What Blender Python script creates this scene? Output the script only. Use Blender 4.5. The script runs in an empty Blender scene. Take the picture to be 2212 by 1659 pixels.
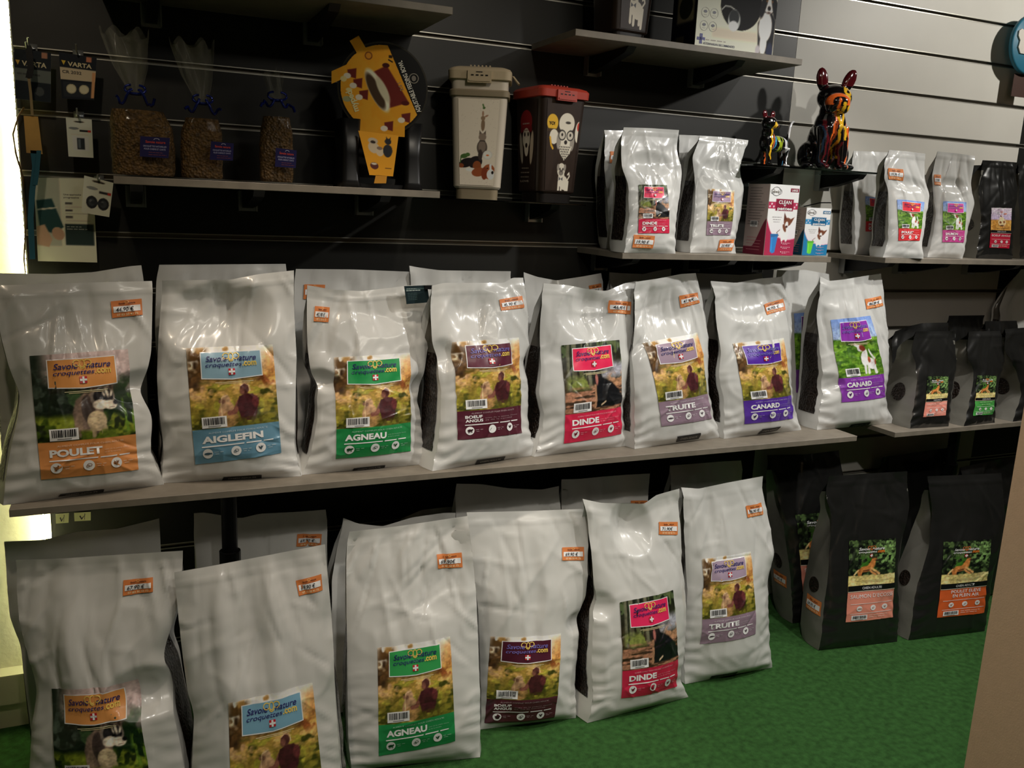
import bpy, math, random
import numpy as np
from mathutils import Vector, Matrix
R = math.radians
SC = bpy.context.scene
COL = SC.collection

# ------------------------------------------------------------------ camera (solved from the slat grooves and shelf edges)
F, YAW, PITCH, ROLL, CD, CH = 1885.0, .4193, -.2039, .0437, 2.595, 1.5167
CX, CY = 1106.0, 829.5
def cam_axes():
    cy, sy, cp, sp, cr, sr = math.cos(YAW), math.sin(YAW), math.cos(PITCH), math.sin(PITCH), math.cos(ROLL), math.sin(ROLL)
    f = np.array([sy*cp, cy*cp, sp]); rt = np.array([cy, -sy, 0.]); up = np.cross(rt, f)
    return rt*cr+up*sr, -rt*sr+up*cr, f
RT, UP, FW = cam_axes()
CAM = np.array([0., -CD, CH])
cd = bpy.data.cameras.new('camera'); co = bpy.data.objects.new('camera', cd); COL.objects.link(co)
cd.sensor_width = 36; cd.lens = F/2212*36; cd.clip_start = .05
M = Matrix(((RT[0], UP[0], -FW[0], CAM[0]), (RT[1], UP[1], -FW[1], CAM[1]), (RT[2], UP[2], -FW[2], CAM[2]), (0, 0, 0, 1)))
co.matrix_world = M
SC.camera = co
def rays(p):
    p = np.asarray(p, float).reshape(-1, 2)
    return FW+np.outer((p[:, 0]-CX)/F, RT)-np.outer((p[:, 1]-CY)/F, UP)
def hit(p, ax, val):
    d = rays(p)[0]; return CAM+d*(val-CAM[ax])/d[ax]
def hit_plane(p, A, N):
    d = rays(p); return CAM+d*(((A-CAM)@N)/(d@N))[:, None]

# ------------------------------------------------------------------ view, world, lights
vs = SC.view_settings; vs.view_transform = 'Standard'; vs.look = 'None'; vs.exposure = -.08; vs.gamma = 1; vs.use_curve_mapping = False
w = bpy.data.worlds.new('World'); SC.world = w; w.use_nodes = True
w.node_tree.nodes['Background'].inputs[0].default_value = (.5, .5, .45, 1); w.node_tree.nodes['Background'].inputs[1].default_value = .02
def spot(x, y, z, tx, ty, tz, e, c=(1, .86, .68), size=110, r=.035, blend=.6):
    l = bpy.data.lights.new('ceiling_or_fill_spot', 'SPOT'); l.energy = e; l.color = c; l.spot_size = R(size); l.spot_blend = blend; l.shadow_soft_size = r
    o = bpy.data.objects.new('ceiling_or_fill_spot', l); COL.objects.link(o); o.location = (x, y, z)
    o.rotation_euler = (Vector((tx, ty, tz))-Vector((x, y, z))).to_track_quat('-Z', 'Y').to_euler()
spot(2.45, -1.5, 2.6, 1.6, -.45, .3, 92, c=(1, .97, .92), size=95, blend=.7)
spot(3.6, -1.25, 2.66, 3.1, -.1, 1.3, 72, c=(1, .96, .88))
spot(.8, -1.55, 2.66, .7, -.75, .2, 26, c=(1, .92, .8), size=80, blend=.9)
spot(-.2, -1.4, 2.66, .15, -.7, .3, 22, c=(1, .8, .58), size=74, blend=.9)
for x, e, c in ((.42, 44, (1, .86, .7)), (1.72, 32, (1, .94, .84)), (2.8, 30, (1, .96, .9))): spot(x, -.7, 2.66, x, -.62, 0, e, c=c, size=52, blend=.5)
spot(-.3, -1.6, 2.66, -.12, 0, 1.62, 15, c=(1, .84, .62), size=28, blend=.8)  # spot added to brighten the cards hanging by the LED strip
spot(1.0, -1.6, 2.66, 1.0, 0, 1.72, 20, c=(1, .9, .74), size=40, blend=.8)  # extra spot added to lift the food bins and feeding bowl
spot(.35, -2.5, 2.66, 1.35, -1.6, .6, 70, c=(1, .93, .84), size=80)  # added fill spot aimed at the beige pillar
al = bpy.data.lights.new('area_fill', 'AREA'); al.energy = 14; al.color = (1, .93, .8); al.shape = 'RECTANGLE'; al.size = 1.2; al.size_y = .5  # soft area fill added overhead, not a fixture of the shop
ao = bpy.data.objects.new('area_fill', al); COL.objects.link(ao); ao.location = (1.5, -2.6, 2.7)

# ------------------------------------------------------------------ helpers
def lin(c):
    c = np.asarray(c, float)/255.
    return np.where(c <= .04045, c/12.92, ((c+.055)/1.055)**2.4)
MATS = {}
def mat(name, c=(200, 200, 200), rough=.5, metal=0, coat=0, spec=.5, bump=None, var=None, alpha=1, trans=0, emit=None, attr=False, sheen=0, ior=1.45):
    if name in MATS: return MATS[name]
    m = bpy.data.materials.new(name); m.use_nodes = True; nt = m.node_tree; b = nt.nodes['Principled BSDF']
    I = b.inputs; L = lin(c); I['Base Color'].default_value = (*L, 1); I['Roughness'].default_value = rough; I['Metallic'].default_value = metal
    I['Coat Weight'].default_value = coat; I['Coat Roughness'].default_value = .12; I['Specular IOR Level'].default_value = spec; I['Alpha'].default_value = alpha
    I['Transmission Weight'].default_value = trans; I['Sheen Weight'].default_value = sheen; I['IOR'].default_value = ior
    tc = nt.nodes.new('ShaderNodeTexCoord')
    if attr:
        a = nt.nodes.new('ShaderNodeAttribute'); a.attribute_name = 'print'; nt.links.new(a.outputs['Color'], I['Base Color'])
    if var:                      # (scale, amount, detail)
        n = nt.nodes.new('ShaderNodeTexNoise'); n.inputs['Scale'].default_value = var[0]; n.inputs['Detail'].default_value = var[2] if len(var) > 2 else 4
        nt.links.new(tc.outputs['Object'], n.inputs['Vector'])
        r = nt.nodes.new('ShaderNodeMapRange'); r.inputs[1].default_value = .3; r.inputs[2].default_value = .7; r.inputs[3].default_value = 1-var[1]; r.inputs[4].default_value = 1+var[1]
        nt.links.new(n.outputs[0], r.inputs[0])
        x = nt.nodes.new('ShaderNodeMix'); x.data_type = 'RGBA'; x.blend_type = 'MULTIPLY'; x.inputs[0].default_value = 1; x.inputs[6].default_value = (*L, 1)
        nt.links.new(r.outputs[0], x.inputs[7]); nt.links.new(x.outputs[2], I['Base Color'])
    if bump:                     # (kind, scale, strength, distance)
        k, s, st, di = bump
        if k == 'voro':
            n = nt.nodes.new('ShaderNodeTexVoronoi'); n.inputs['Scale'].default_value = s
        else:
            n = nt.nodes.new('ShaderNodeTexNoise'); n.inputs['Scale'].default_value = s; n.inputs['Detail'].default_value = 3
            if k == 'ridge':
                n.noise_type = 'RIDGED_MULTIFRACTAL'
        nt.links.new(tc.outputs['Object'], n.inputs['Vector'])
        bp = nt.nodes.new('ShaderNodeBump'); bp.inputs['Strength'].default_value = st; bp.inputs['Distance'].default_value = di
        nt.links.new(n.outputs[0], bp.inputs['Height']); nt.links.new(bp.outputs[0], I['Normal'])
    if emit:
        I['Emission Color'].default_value = (*lin(emit[0]), 1); I['Emission Strength'].default_value = emit[1]
    MATS[name] = m
    return m
def obj(name, V, Fc, m, parent=None, smooth=False, col=None):
    me = bpy.data.meshes.new(name); V = np.asarray(V, float).reshape(-1, 3)
    me.from_pydata(V.tolist(), [], Fc if isinstance(Fc, list) else Fc.tolist())
    if m: me.materials.append(m)
    if smooth: me.polygons.foreach_set('use_smooth', [True]*len(me.polygons))
    if col is not None:
        a = me.attributes.new('print', 'FLOAT_COLOR', 'POINT'); c = np.ones((len(V), 4)); c[:, :3] = np.clip(lin(np.clip(col, 0, 255))*1.4, 0, .86); a.data.foreach_set('color', c.ravel())
    me.update()
    o = bpy.data.objects.new(name, me); COL.objects.link(o)
    if parent: o.parent = parent; o.matrix_parent_inverse = Matrix.Translation(parent.location).inverted() if parent.type == 'EMPTY' and parent.parent is None else Matrix()
    return o
def tag(o, label, cat, group=None):
    o['label'] = label; o['category'] = cat
    if group: o['group'] = group
    return o
def thing(name, label, cat, loc=(0, 0, 0), group=None):
    o = bpy.data.objects.new(name, None); COL.objects.link(o); o.location = tuple(float(v) for v in loc); o.empty_display_size = .05
    return tag(o, label, cat, group)
def struct(o): o['kind'] = 'structure'; return o
def box(x0, x1, y0, y1, z0, z1):
    V = [(x, y, z) for z in (z0, z1) for y in (y0, y1) for x in (x0, x1)]
    return V, [(0, 2, 3, 1), (4, 5, 7, 6), (0, 1, 5, 4), (2, 6, 7, 3), (0, 4, 6, 2), (1, 3, 7, 5)]
def merge(parts):
    V, Fc = [], []
    for v, f in parts:
        n = len(V); V += [tuple(p) for p in v]; Fc += [tuple(i+n for i in q) for q in f]
    return V, Fc
def xf(part, mtx):
    v, f = part; return [tuple(mtx @ Vector(p)) for p in v], f
def bevel(o, wdt=.002, seg=2):
    m = o.modifiers.new('bevel', 'BEVEL'); m.width = wdt; m.segments = seg; m.limit_method = 'ANGLE'; return o
def grid_faces(nu, nv, flip=False):
    i = np.arange((nu-1)*(nv-1)); a = i//(nu-1)*nu+i % (nu-1)
    q = np.stack([a, a+1, a+nu+1, a+nu], 1)
    return q[:, ::-1] if flip else q
def rrect(hw, hd, r, n=6):
    pts = []
    for cx, cy, a0 in ((hw-r, hd-r, 0), (-hw+r, hd-r, 90), (-hw+r, -hd+r, 180), (hw-r, -hd+r, 270)):
        for k in range(n+1):
            a = R(a0+90*k/n); pts.append((cx+r*math.cos(a), cy+r*math.sin(a)))
    return pts
def loft(secs, n=6, cap=True):
    """secs: list of (z, half width, half depth, corner radius)"""
    V, Fc = [], []; m = 4*(n+1)
    for z, hw, hd, r in secs: V += [(x, y, z) for x, y in rrect(hw, hd, min(r, hw*.99, hd*.99), n)]
    for k in range(len(secs)-1):
        for i in range(m): j = (i+1) % m; Fc.append((k*m+i, k*m+j, (k+1)*m+j, (k+1)*m+i))
    if cap: Fc.append(tuple(range(m))[::-1]); Fc.append(tuple(range((len(secs)-1)*m, len(secs)*m)))
    return V, Fc
def tube(path, r, n=8, closed=False):
    P = [Vector(p) for p in path]; V, Fc = [], []
    for i, p in enumerate(P):
        t = (P[min(i+1, len(P)-1)]-P[max(i-1, 0)]).normalized(); a = t.cross(Vector((0, 0, 1)))
        if a.length < 1e-3: a = t.cross(Vector((1, 0, 0)))
        a.normalize(); b = t.cross(a); rr = r[i] if isinstance(r, (list, tuple)) else r
        V += [tuple(p+a*rr*math.cos(2*math.pi*k/n)+b*rr*math.sin(2*math.pi*k/n)) for k in range(n)]
    for i in range(len(P)-1):
        for k in range(n): j = (k+1) % n; Fc.append((i*n+k, i*n+j, (i+1)*n+j, (i+1)*n+k))
    Fc.append(tuple(range(n))); Fc.append(tuple(range((len(P)-1)*n, len(P)*n))[::-1])
    return V, Fc
def vnoise(x, y, s, seed):
    rng = np.random.RandomState(seed); T = rng.rand(64, 64)
    X, Y = np.asarray(x)*s+seed*.37, np.asarray(y)*s+seed*.71
    i, j = np.floor(X).astype(int), np.floor(Y).astype(int); f, g = X-i, Y-j; f = f*f*(3-2*f); g = g*g*(3-2*g)
    i0, i1, j0, j1 = i % 64, (i+1) % 64, j % 64, (j+1) % 64
    return (T[i0, j0]*(1-f)+T[i1, j0]*f)*(1-g)+(T[i0, j1]*(1-f)+T[i1, j1]*f)*g
def sstep(a, b, x): t = np.clip((x-a)/(b-a), 0, 1); return t*t*(3-2*t)

# ------------------------------------------------------------------ lettering: Blender's own font turned into flat outlines
TXT = {}
def text(s, bold=0., shear=0., res=3):
    k = (s, bold, shear)
    if k not in TXT:
        c = bpy.data.curves.new('t', 'FONT'); c.body = s; c.offset = bold; c.shear = shear; c.resolution_u = res; c.size = 1
        o = bpy.data.objects.new('t', c); COL.objects.link(o)
        dg = bpy.context.evaluated_depsgraph_get(); me = bpy.data.meshes.new_from_object(o.evaluated_get(dg))
        V = np.array([v.co[:2] for v in me.vertices]).reshape(-1, 2); Fc = [tuple(p.vertices) for p in me.polygons]
        bpy.data.objects.remove(o); bpy.data.curves.remove(c); bpy.data.meshes.remove(me)
        TXT[k] = (V, Fc)
    return TXT[k]
class Print:
    """flat coloured shapes in label units (x 0..1, y 0..H), laid on a surface by a mapping"""
    def __init__(s): s.V, s.F, s.C, s.L, s.n = [], [], [], [], 0
    def add(s, V, Fc, c, layer=0):
        V = np.asarray(V, float).reshape(-1, 2); s.V.append(V); s.C.append(np.tile(np.array(c, float), (len(V), 1))); s.L.append(np.full(len(V), layer))
        s.F += [tuple(int(i)+s.n for i in f) for f in Fc]; s.n += len(V)
    def rect(s, x0, y0, x1, y1, c, layer=0, n=0): s.strip([(x0, y0), (x1, y0)], [(x0, y1), (x1, y1)], c, layer)
    def strip(s, lo, hi, c, layer=0):
        """patch between two edge lines, cut finely enough to follow the film"""
        lo, hi = np.array(lo, float), np.array(hi, float); nx = max(1, int(math.ceil((lo[-1, 0]-lo[0, 0])/.045))); ny = max(1, int(math.ceil((hi[:, 1]-lo[:, 1]).max()/.045)))
        a = np.linspace(0, 1, nx+1); q = lambda P: np.stack([np.interp(a, np.linspace(0, 1, len(P)), P[:, k]) for k in (0, 1)], 1)
        L, H = q(lo), q(hi); V = np.concatenate([L+(H-L)*t for t in np.linspace(0, 1, ny+1)]); s.add(V, grid_faces(nx+1, ny+1).tolist(), c, layer)
    def poly(s, pts, c, layer=0): s.add(pts, [tuple(range(len(pts)))], c, layer)
    def ell(s, x, y, rx, ry, c, layer=0, n=20, rot=0):
        a = np.linspace(0, 2*math.pi, n, endpoint=False); u, v = rx*np.cos(a), ry*np.sin(a); q = R(rot)
        s.poly(np.stack([x+u*math.cos(q)-v*math.sin(q), y+u*math.sin(q)+v*math.cos(q)], 1), c, layer)
    def ring(s, x, y, rx, ry, wd, c, layer=0, n=24, a0=0, a1=360):
        a = np.radians(np.linspace(a0, a1, n+1)); V = np.concatenate([np.stack([x+rx*np.cos(a), y+ry*np.sin(a)], 1), np.stack([x+(rx-wd)*np.cos(a), y+(ry-wd)*np.sin(a)], 1)])
        s.add(V, [(i, i+1, i+n+2, i+n+1) for i in range(n)], c, layer)
    def text(s, t, x0, y0, x1, h, c, layer=0, bold=0., shear=0., rot=0, fit=True):
        V, Fc = text(t, bold, shear); V = V.copy()
        if not len(V): return
        lo, hi = V.min(0), V.max(0); k = h/max(.01, min(.73, hi[1]-lo[1]) if fit else .73)
        V[:, 1] = (V[:, 1]-max(0, lo[1]))*k
        V[:, 0] = (V[:, 0]-lo[0])*((x1-x0)/max(1e-6, hi[0]-lo[0]) if x1 is not None else k)
        if rot:
            q = R(rot); V = np.stack([V[:, 0]*math.cos(q)-V[:, 1]*math.sin(q), V[:, 0]*math.sin(q)+V[:, 1]*math.cos(q)], 1)
        s.add(V+np.array([x0, y0]), Fc, c, layer)
    def words(s, x0, y, x1, h, c, layer=0, seed=1):
        """a line of small print too fine to read: word-long dashes"""
        rng = random.Random(seed+int(x0*97)+int(y*131)); x = x0
        while x < x1-.01:
            e = min(x1, x+rng.uniform(.25, .5)*max(.12, (x1-x0)*.6)); s.strip([(x, y), (e, y)], [(x, y+h*.75), (e, y+h*.75)], c, layer); x = e+.018
    def barcode(s, x0, y0, x1, y1, seed=1, layer=0):
        s.rect(x0, y0, x1, y1, (222, 220, 214), layer); rng = random.Random(seed); x = x0+.08*(x1-x0); e = x1-.08*(x1-x0)
        while x < e:
            wd = (x1-x0)*rng.choice((.018, .03, .045)); s.rect(x, y0+.28*(y1-y0), min(x+wd, e), y1-.1*(y1-y0), (22, 22, 26), layer+1); x += wd+(x1-x0)*rng.choice((.018, .03))
        s.rect(x0+.25*(x1-x0), y0+.1*(y1-y0), x0+.75*(x1-x0), y0+.17*(y1-y0), (110, 110, 110), layer+1)
    def build(s, name, fmap, parent, m, off=.0012, lift=.0004):
        V = np.concatenate(s.V); L = np.concatenate(s.L)
        o = obj(name, fmap(V, off+lift*L), s.F, m, parent, True, np.concatenate(s.C)); o['kind'] = 'stuff'; return o
class Art:
    """soft picture painted on the vertices of a label grid"""
    def __init__(s, x, y): s.x, s.y = x.ravel(), y.ravel(); s.c = np.full((s.x.size, 3), 255.)
    def mix(s, m, c):
        c = np.asarray(c, float); s.c = s.c*(1-m[:, None])+c*m[:, None]
    def grad(s, y0, c0, y1, c1, m=None):
        t = np.clip((s.y-y0)/(y1-y0), 0, 1)[:, None]; c = np.array(c0)*(1-t)+np.array(c1)*t
        s.mix(np.ones(s.x.size) if m is None else m, c)
    def ell(s, x, y, rx, ry, c, rot=0, soft=.012):
        q = R(rot); u, v = s.x-x, s.y-y; a, b = u*math.cos(q)+v*math.sin(q), -u*math.sin(q)+v*math.cos(q)
        d = (1-np.sqrt((a/rx)**2+(b/ry)**2+1e-9))*min(rx, ry); s.mix(np.clip(d/soft+.5, 0, 1), c)
    def poly(s, P, c, soft=.01):
        P = np.array(P, float); ins = np.zeros(s.x.size, bool); D = np.full(s.x.size, 9.)
        for i in range(len(P)):
            a, b = P[i], P[(i+1) % len(P)]
            cr = ((a[1] > s.y) != (b[1] > s.y)) & (s.x < (b[0]-a[0])*(s.y-a[1])/(b[1]-a[1]+1e-12)+a[0]); ins ^= cr
            e = b-a; t = np.clip(((s.x-a[0])*e[0]+(s.y-a[1])*e[1])/(e@e+1e-12), 0, 1); D = np.minimum(D, np.hypot(s.x-a[0]-t*e[0], s.y-a[1]-t*e[1]))
        s.mix(np.clip(np.where(ins, D, -D)/soft+.5, 0, 1), c)
    def line(s, P, wd, c, soft=.008):
        D = np.full(s.x.size, 9.); P = np.array(P, float)
        for a, b in zip(P[:-1], P[1:]):
            e = b-a; t = np.clip(((s.x-a[0])*e[0]+(s.y-a[1])*e[1])/(e@e+1e-12), 0, 1); D = np.minimum(D, np.hypot(s.x-a[0]-t*e[0], s.y-a[1]-t*e[1]))
        s.mix(np.clip((wd-D)/soft+.5, 0, 1), c)
    def blotch(s, m, c, sc, th, seed, sx=1., sy=1., soft=.12):
        n = .65*vnoise(s.x*sx, s.y*sy, sc, seed)+.35*vnoise(s.x*sx, s.y*sy, sc*2.3, seed+5); s.mix(m*np.clip((n-th)/soft+.5, 0, 1), c)
    def reg(s, x0, x1, y0, y1, f=.06): return sstep(x0-f, x0+f, s.x)*(1-sstep(x1-f, x1+f, s.x))*sstep(y0-f, y0+f, s.y)*(1-sstep(y1-f, y1+f, s.y))

M_PRINT = mat('printed_film', attr=True, rough=.34, coat=.25)
M_INK = mat('printed_ink', attr=True, rough=.4, coat=.15)
M_CARD = mat('printed_card', attr=True, rough=.55, spec=.2)

# ------------------------------------------------------------------ printed pictures
def art_field(a, H=1.36, y0=.4):
    a.grad(y0, (96, 96, 30), 1.0, (176, 136, 66)); a.grad(.98, (196, 150, 86), 1.22, (222, 216, 206), sstep(.93, 1.05, a.y))
    one = np.ones(a.x.size); low = 1-sstep(.93, 1.02, a.y)
    a.blotch(low, (150, 142, 52), 9, .55, 3, 1, 1.6); a.blotch(low, (62, 64, 20), 8, .63, 8, 1, 1.8); a.blotch(low*sstep(.6, .9, a.y), (206, 164, 96), 10, .55, 12, 1, 1.8)
    a.blotch(a.reg(-.1, .14, .85, 1.25, .07), (58, 40, 24), 6, .3, 5); a.blotch(a.reg(0, .22, .95, 1.36, .06), (88, 62, 34), 11, .5, 6); a.blotch(a.reg(.1, .55, 1.28, 1.36, .03), (158, 120, 66), 12, .5, 7)
    a.mix(a.reg(.86, 1.1, .95, 1.3, .08)*.75, (196, 134, 66)); a.blotch(a.reg(.8, 1.1, .88, 1.08, .05), (140, 78, 40), 12, .5, 9); a.blotch(a.reg(-.1, .25, .75, .95), (200, 158, 110), 12, .58, 14)
    a.ell(.41, .56, .1, .16, (168, 132, 98)); a.ell(.4, .72, .055, .07, (176, 140, 106)); a.ell(.36, .715, .04, .028, (120, 84, 66)); a.ell(.44, .5, .1, .09, (150, 116, 70)); a.line([(.35, .5), (.345, .66), (.36, .76), (.43, .785)], .004, (214, 184, 140))
    a.line([(.56, .7), (.5, .58), (.44, .57)], .028, (120, 74, 62)); a.ell(.645, .64, .105, .15, (62, 27, 31)); a.poly([(.53, .66), (.56, .76), (.72, .78), (.77, .72), (.76, .56), (.72, .46), (.57, .47)], (60, 26, 30)); a.ell(.745, .68, .04, .075, (92, 42, 44))
    a.ell(.628, .845, .052, .064, (74, 40, 38)); a.ell(.6, .82, .028, .04, (124, 78, 66)); a.line([(.585, .885), (.63, .915), (.68, .885), (.69, .82)], .006, (216, 170, 130)); a.blotch(a.reg(.5, .8, .4, .5, .03), (70, 62, 22), 14, .4, 4)
def art_husky(a, H=1.36, y0=.4):
    a.grad(.6, (16, 26, 16), 1.1, (34, 44, 34)); a.mix(a.reg(.12, 1.1, 1.05, 1.5, .1), (186, 166, 164)); a.mix(a.reg(.7, 1.1, .9, 1.12, .1)*.7, (176, 156, 156)); a.blotch(a.reg(.3, 1.1, .66, 1.05, .08), (52, 74, 44), 10, .42, 22)
    a.blotch(a.reg(-.1, .3, .75, 1.2, .06), (60, 72, 62), 13, .5, 4); low = 1-sstep(.62, .72, a.y); a.mix(low, (58, 76, 20)); a.blotch(low, (118, 130, 40), 11, .5, 5, 1, 1.3); a.blotch(low, (26, 36, 12), 12, .6, 6); a.blotch(a.reg(.7, 1.1, .5, .95), (16, 34, 14), 9, .45, 8)
    G_, D_, P_ = (112, 94, 82), (30, 28, 30), (204, 190, 172)
    a.poly([(.36, .7), (.4, .84), (.5, .92), (.6, .9), (.67, .72), (.68, .55), (.6, .46), (.42, .46), (.37, .58)], G_, .02); a.ell(.52, .74, .07, .15, (58, 48, 44)); a.ell(.41, .55, .04, .12, (136, 116, 98)); a.ell(.6, .6, .1, .11, (184, 164, 132)); a.ell(.55, .48, .035, .08, (150, 132, 104)); a.ell(.67, .48, .035, .08, (160, 142, 112))
    a.poly([(.545, .87), (.575, 1.04), (.66, .95)], (126, 108, 92)); a.poly([(.57, .89), (.585, .99), (.63, .93)], (70, 56, 50)); a.poly([(.71, .95), (.79, 1.06), (.8, .88)], (126, 108, 92)); a.poly([(.735, .94), (.78, 1.01), (.785, .9)], (70, 56, 50)); a.ell(.68, .85, .13, .12, (112, 102, 94)); a.ell(.685, .86, .105, .095, D_)
    a.ell(.65, .775, .08, .055, P_); a.ell(.75, .765, .075, .05, P_, -6); a.ell(.725, .9, .016, .05, P_, 14); a.ell(.69, .89, .01, .03, P_, 20); a.ell(.77, .885, .012, .035, P_, -10); a.ell(.695, .835, .022, .015, (8, 8, 10)); a.ell(.775, .845, .014, .012, (8, 8, 10)); a.ell(.81, .785, .026, .024, (10, 10, 12)); a.line([(.74, .735), (.8, .74)], .004, (110, 92, 84)); a.blotch(a.reg(.3, .95, .4, .5, .03), (84, 100, 30), 14, .45, 9); a.blotch(a.reg(.88, 1.05, .45, .85, .04), (90, 120, 40), 16, .55, 19, 2, .6)
def art_forest(a, H=1.36, y0=.4):
    a.grad(.4, (64, 44, 30), 1.36, (20, 28, 18)); a.blotch(np.ones(a.x.size)*sstep(.8, .95, a.y), (86, 98, 60), 8, .6, 3, 2.2, .5); a.blotch(sstep(1.1, 1.2, a.y), (74, 88, 56), 14, .55, 4)
    for x, wd in ((.08, .03), (.17, .04), (.42, .035), (.3, .02)): a.line([(x, .75), (x+.02, 1.36)], wd, (96, 96, 76), .03); a.line([(x+wd, .78), (x+wd+.02, 1.36)], .012, (16, 20, 14), .02)
    a.mix(a.reg(.62, 1.1, .85, 1.06, .06), (150, 150, 160)); a.blotch(a.reg(.05, .5, .72, .9, .06), (108, 118, 56), 12, .48, 5); low = 1-sstep(.7, .8, a.y); a.blotch(low, (150, 106, 82), 14, .5, 7, .5, 2.2); a.blotch(a.reg(.75, 1.1, .7, .9), (156, 116, 86), 12, .5, 8)
    a.poly([(.5, .45), (.5, .72), (.47, .86), (.53, .97), (.57, 1.0), (.62, .93), (.64, .86), (.8, .78), (.93, .66), (1.0, .56), (1.02, .45)], (13, 14, 17), .02); a.ell(.56, .9, .055, .05, (30, 24, 24)); a.ell(.53, .84, .025, .08, (150, 92, 84)); a.line([(.5, .76), (.49, .56), (.47, .46)], .018, (150, 112, 84)); a.line([(.6, .48), (.66, .52)], .012, (196, 172, 140))
def art_lawn(a, H=1.36, y0=.4):
    a.grad(1.05, (150, 168, 206), 1.36, (112, 140, 200)); low = 1-sstep(1.0, 1.04, a.y); a.mix(low, (74, 112, 30)); a.blotch(low, (104, 142, 44), 10, .5, 4, .8, 2); a.blotch(low, (48, 82, 20), 12, .6, 6, .8, 2)
    W = (236, 228, 226); a.ell(.58, .7, .07, .14, W, -18); a.ell(.7, .6, .12, .09, W, -30); a.line([(.56, .64), (.545, .46)], .026, W); a.line([(.64, .58), (.62, .45)], .026, W); a.line([(.77, .56), (.8, .45)], .032, W); a.line([(.8, .64), (.72, .82)], .014, W)
    a.ell(.52, .86, .065, .055, W); a.line([(.5, .88), (.42, .93)], .024, W); a.ell(.41, .935, .017, .014, (30, 24, 24)); a.ell(.55, .86, .065, .045, (116, 50, 34), -35); a.ell(.68, .66, .035, .05, (150, 74, 50)); a.ell(.8, .62, .03, .05, (150, 74, 50))
def art_hedge(a, H=1.75):
    one = np.ones(a.x.size); a.mix(one, (30, 40, 24)); a.blotch(one, (74, 96, 54), 17, .56, 3, 1, 1, .1); a.blotch(one, (12, 16, 12), 14, .58, 5, 1, 1, .1); a.blotch(a.reg(.6, 1, 1.2, 1.75, .1), (112, 146, 84), 19, .55, 7, 1, 1, .1); a.blotch(a.reg(.25, .55, 1.1, 1.4), (52, 96, 30), 12, .45, 9)
    low = 1-sstep(.985, 1.01, a.y+.02*vnoise(a.x, a.y, 14, 2)); a.mix(low, (190, 172, 108)); a.blotch(low, (214, 190, 130), 10, .5, 8)
    B = (180, 114, 58); a.poly([(.19, 1.1), (.28, 1.17), (.4, 1.19), (.49, 1.31), (.57, 1.31), (.56, 1.19), (.52, 1.11), (.42, 1.06), (.3, 1.05), (.2, 1.02)], B, .015); a.poly([(.18, 1.1), (.3, 1.1), (.28, .98), (.21, .97)], (166, 102, 52), .015); a.line([(.48, 1.13), (.58, 1.06), (.64, 1.01)], .022, (210, 156, 98)); a.line([(.44, 1.1), (.52, 1.03), (.58, .99)], .02, (190, 130, 76)); a.line([(.2, 1.1), (.15, 1.04), (.12, 1.0)], .016, (206, 166, 116)); a.ell(.545, 1.31, .05, .04, B); a.ell(.595, 1.3, .035, .022, (40, 32, 28)); a.poly([(.5, 1.33), (.5, 1.42), (.55, 1.35)], (60, 42, 32)); a.poly([(.56, 1.34), (.58, 1.42), (.6, 1.33)], (60, 42, 32)); a.line([(.32, 1.08), (.44, 1.09)], .014, (96, 52, 30))
def art_dune(a, H=1.75):
    a.grad(1.25, (176, 160, 196), 1.75, (206, 190, 206)); low = 1-sstep(1.2, 1.26, a.y); a.mix(low, (170, 118, 50)); a.blotch(low, (198, 148, 76), 12, .5, 4); a.ell(.52, 1.14, .18, .17, (214, 184, 140)); a.ell(.45, 1.12, .05, .05, (120, 70, 40)); a.ell(.62, 1.14, .05, .06, (120, 70, 40)); a.ell(.5, 1.28, .12, .08, (220, 196, 160)); a.ell(.52, .98, .08, .03, (70, 40, 30))
ARTS = dict(field=art_field, husky=art_husky, forest=art_forest, lawn=art_lawn)
CREAM, ORANGE, NAVY, WHITE, INK = (226, 222, 214), (222, 128, 44), (36, 34, 92), (238, 236, 230), (24, 24, 30)
def brand(p, x0, x1, yb, cname, cdot, layer=1, flag=True, glyph=(236, 178, 92)):
    k = x1-x0; u = k/.56
    p.text('Savoie', x0, yb+.062*u, x0+.42*k, .066*u, cname, layer, .012, .25); p.text('nature', x0+.57*k, yb+.062*u, x1, .055*u, cname, layer, .012, .25)
    p.text('croquettes', x0-.01*k, yb, x0+.71*k, .05*u, cname, layer, .008, .25, fit=False); p.text('.com', x0+.72*k, yb, x1, .052*u, cdot, layer, .03)
    cx, cy = x0+.5*k, yb+.118*u
    p.ring(cx-.055*u, cy, .04*u, .038*u, .011*u, glyph, layer, 14, 40, 320); p.ring(cx, cy-.005*u, .03*u, .045*u, .011*u, glyph, layer, 16); p.ring(cx+.055*u, cy, .04*u, .038*u, .011*u, glyph, layer, 14, -140, 140); p.ring(cx, cy-.035*u, .028*u, .03*u, .01*u, glyph, layer, 12, 180, 360)
    if flag:
        s = .036*u; fy = yb-.062*u; p.rect(cx-s, fy-s, cx+s, fy+s, (170, 34, 44), layer); p.rect(cx-.3*s, fy-s*.96, cx+.3*s, fy+s*.96, (240, 236, 236), layer+1); p.rect(cx-s*.96, fy-.3*s, cx+s*.96, fy+.3*s, (240, 236, 236), layer+1)
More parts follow.
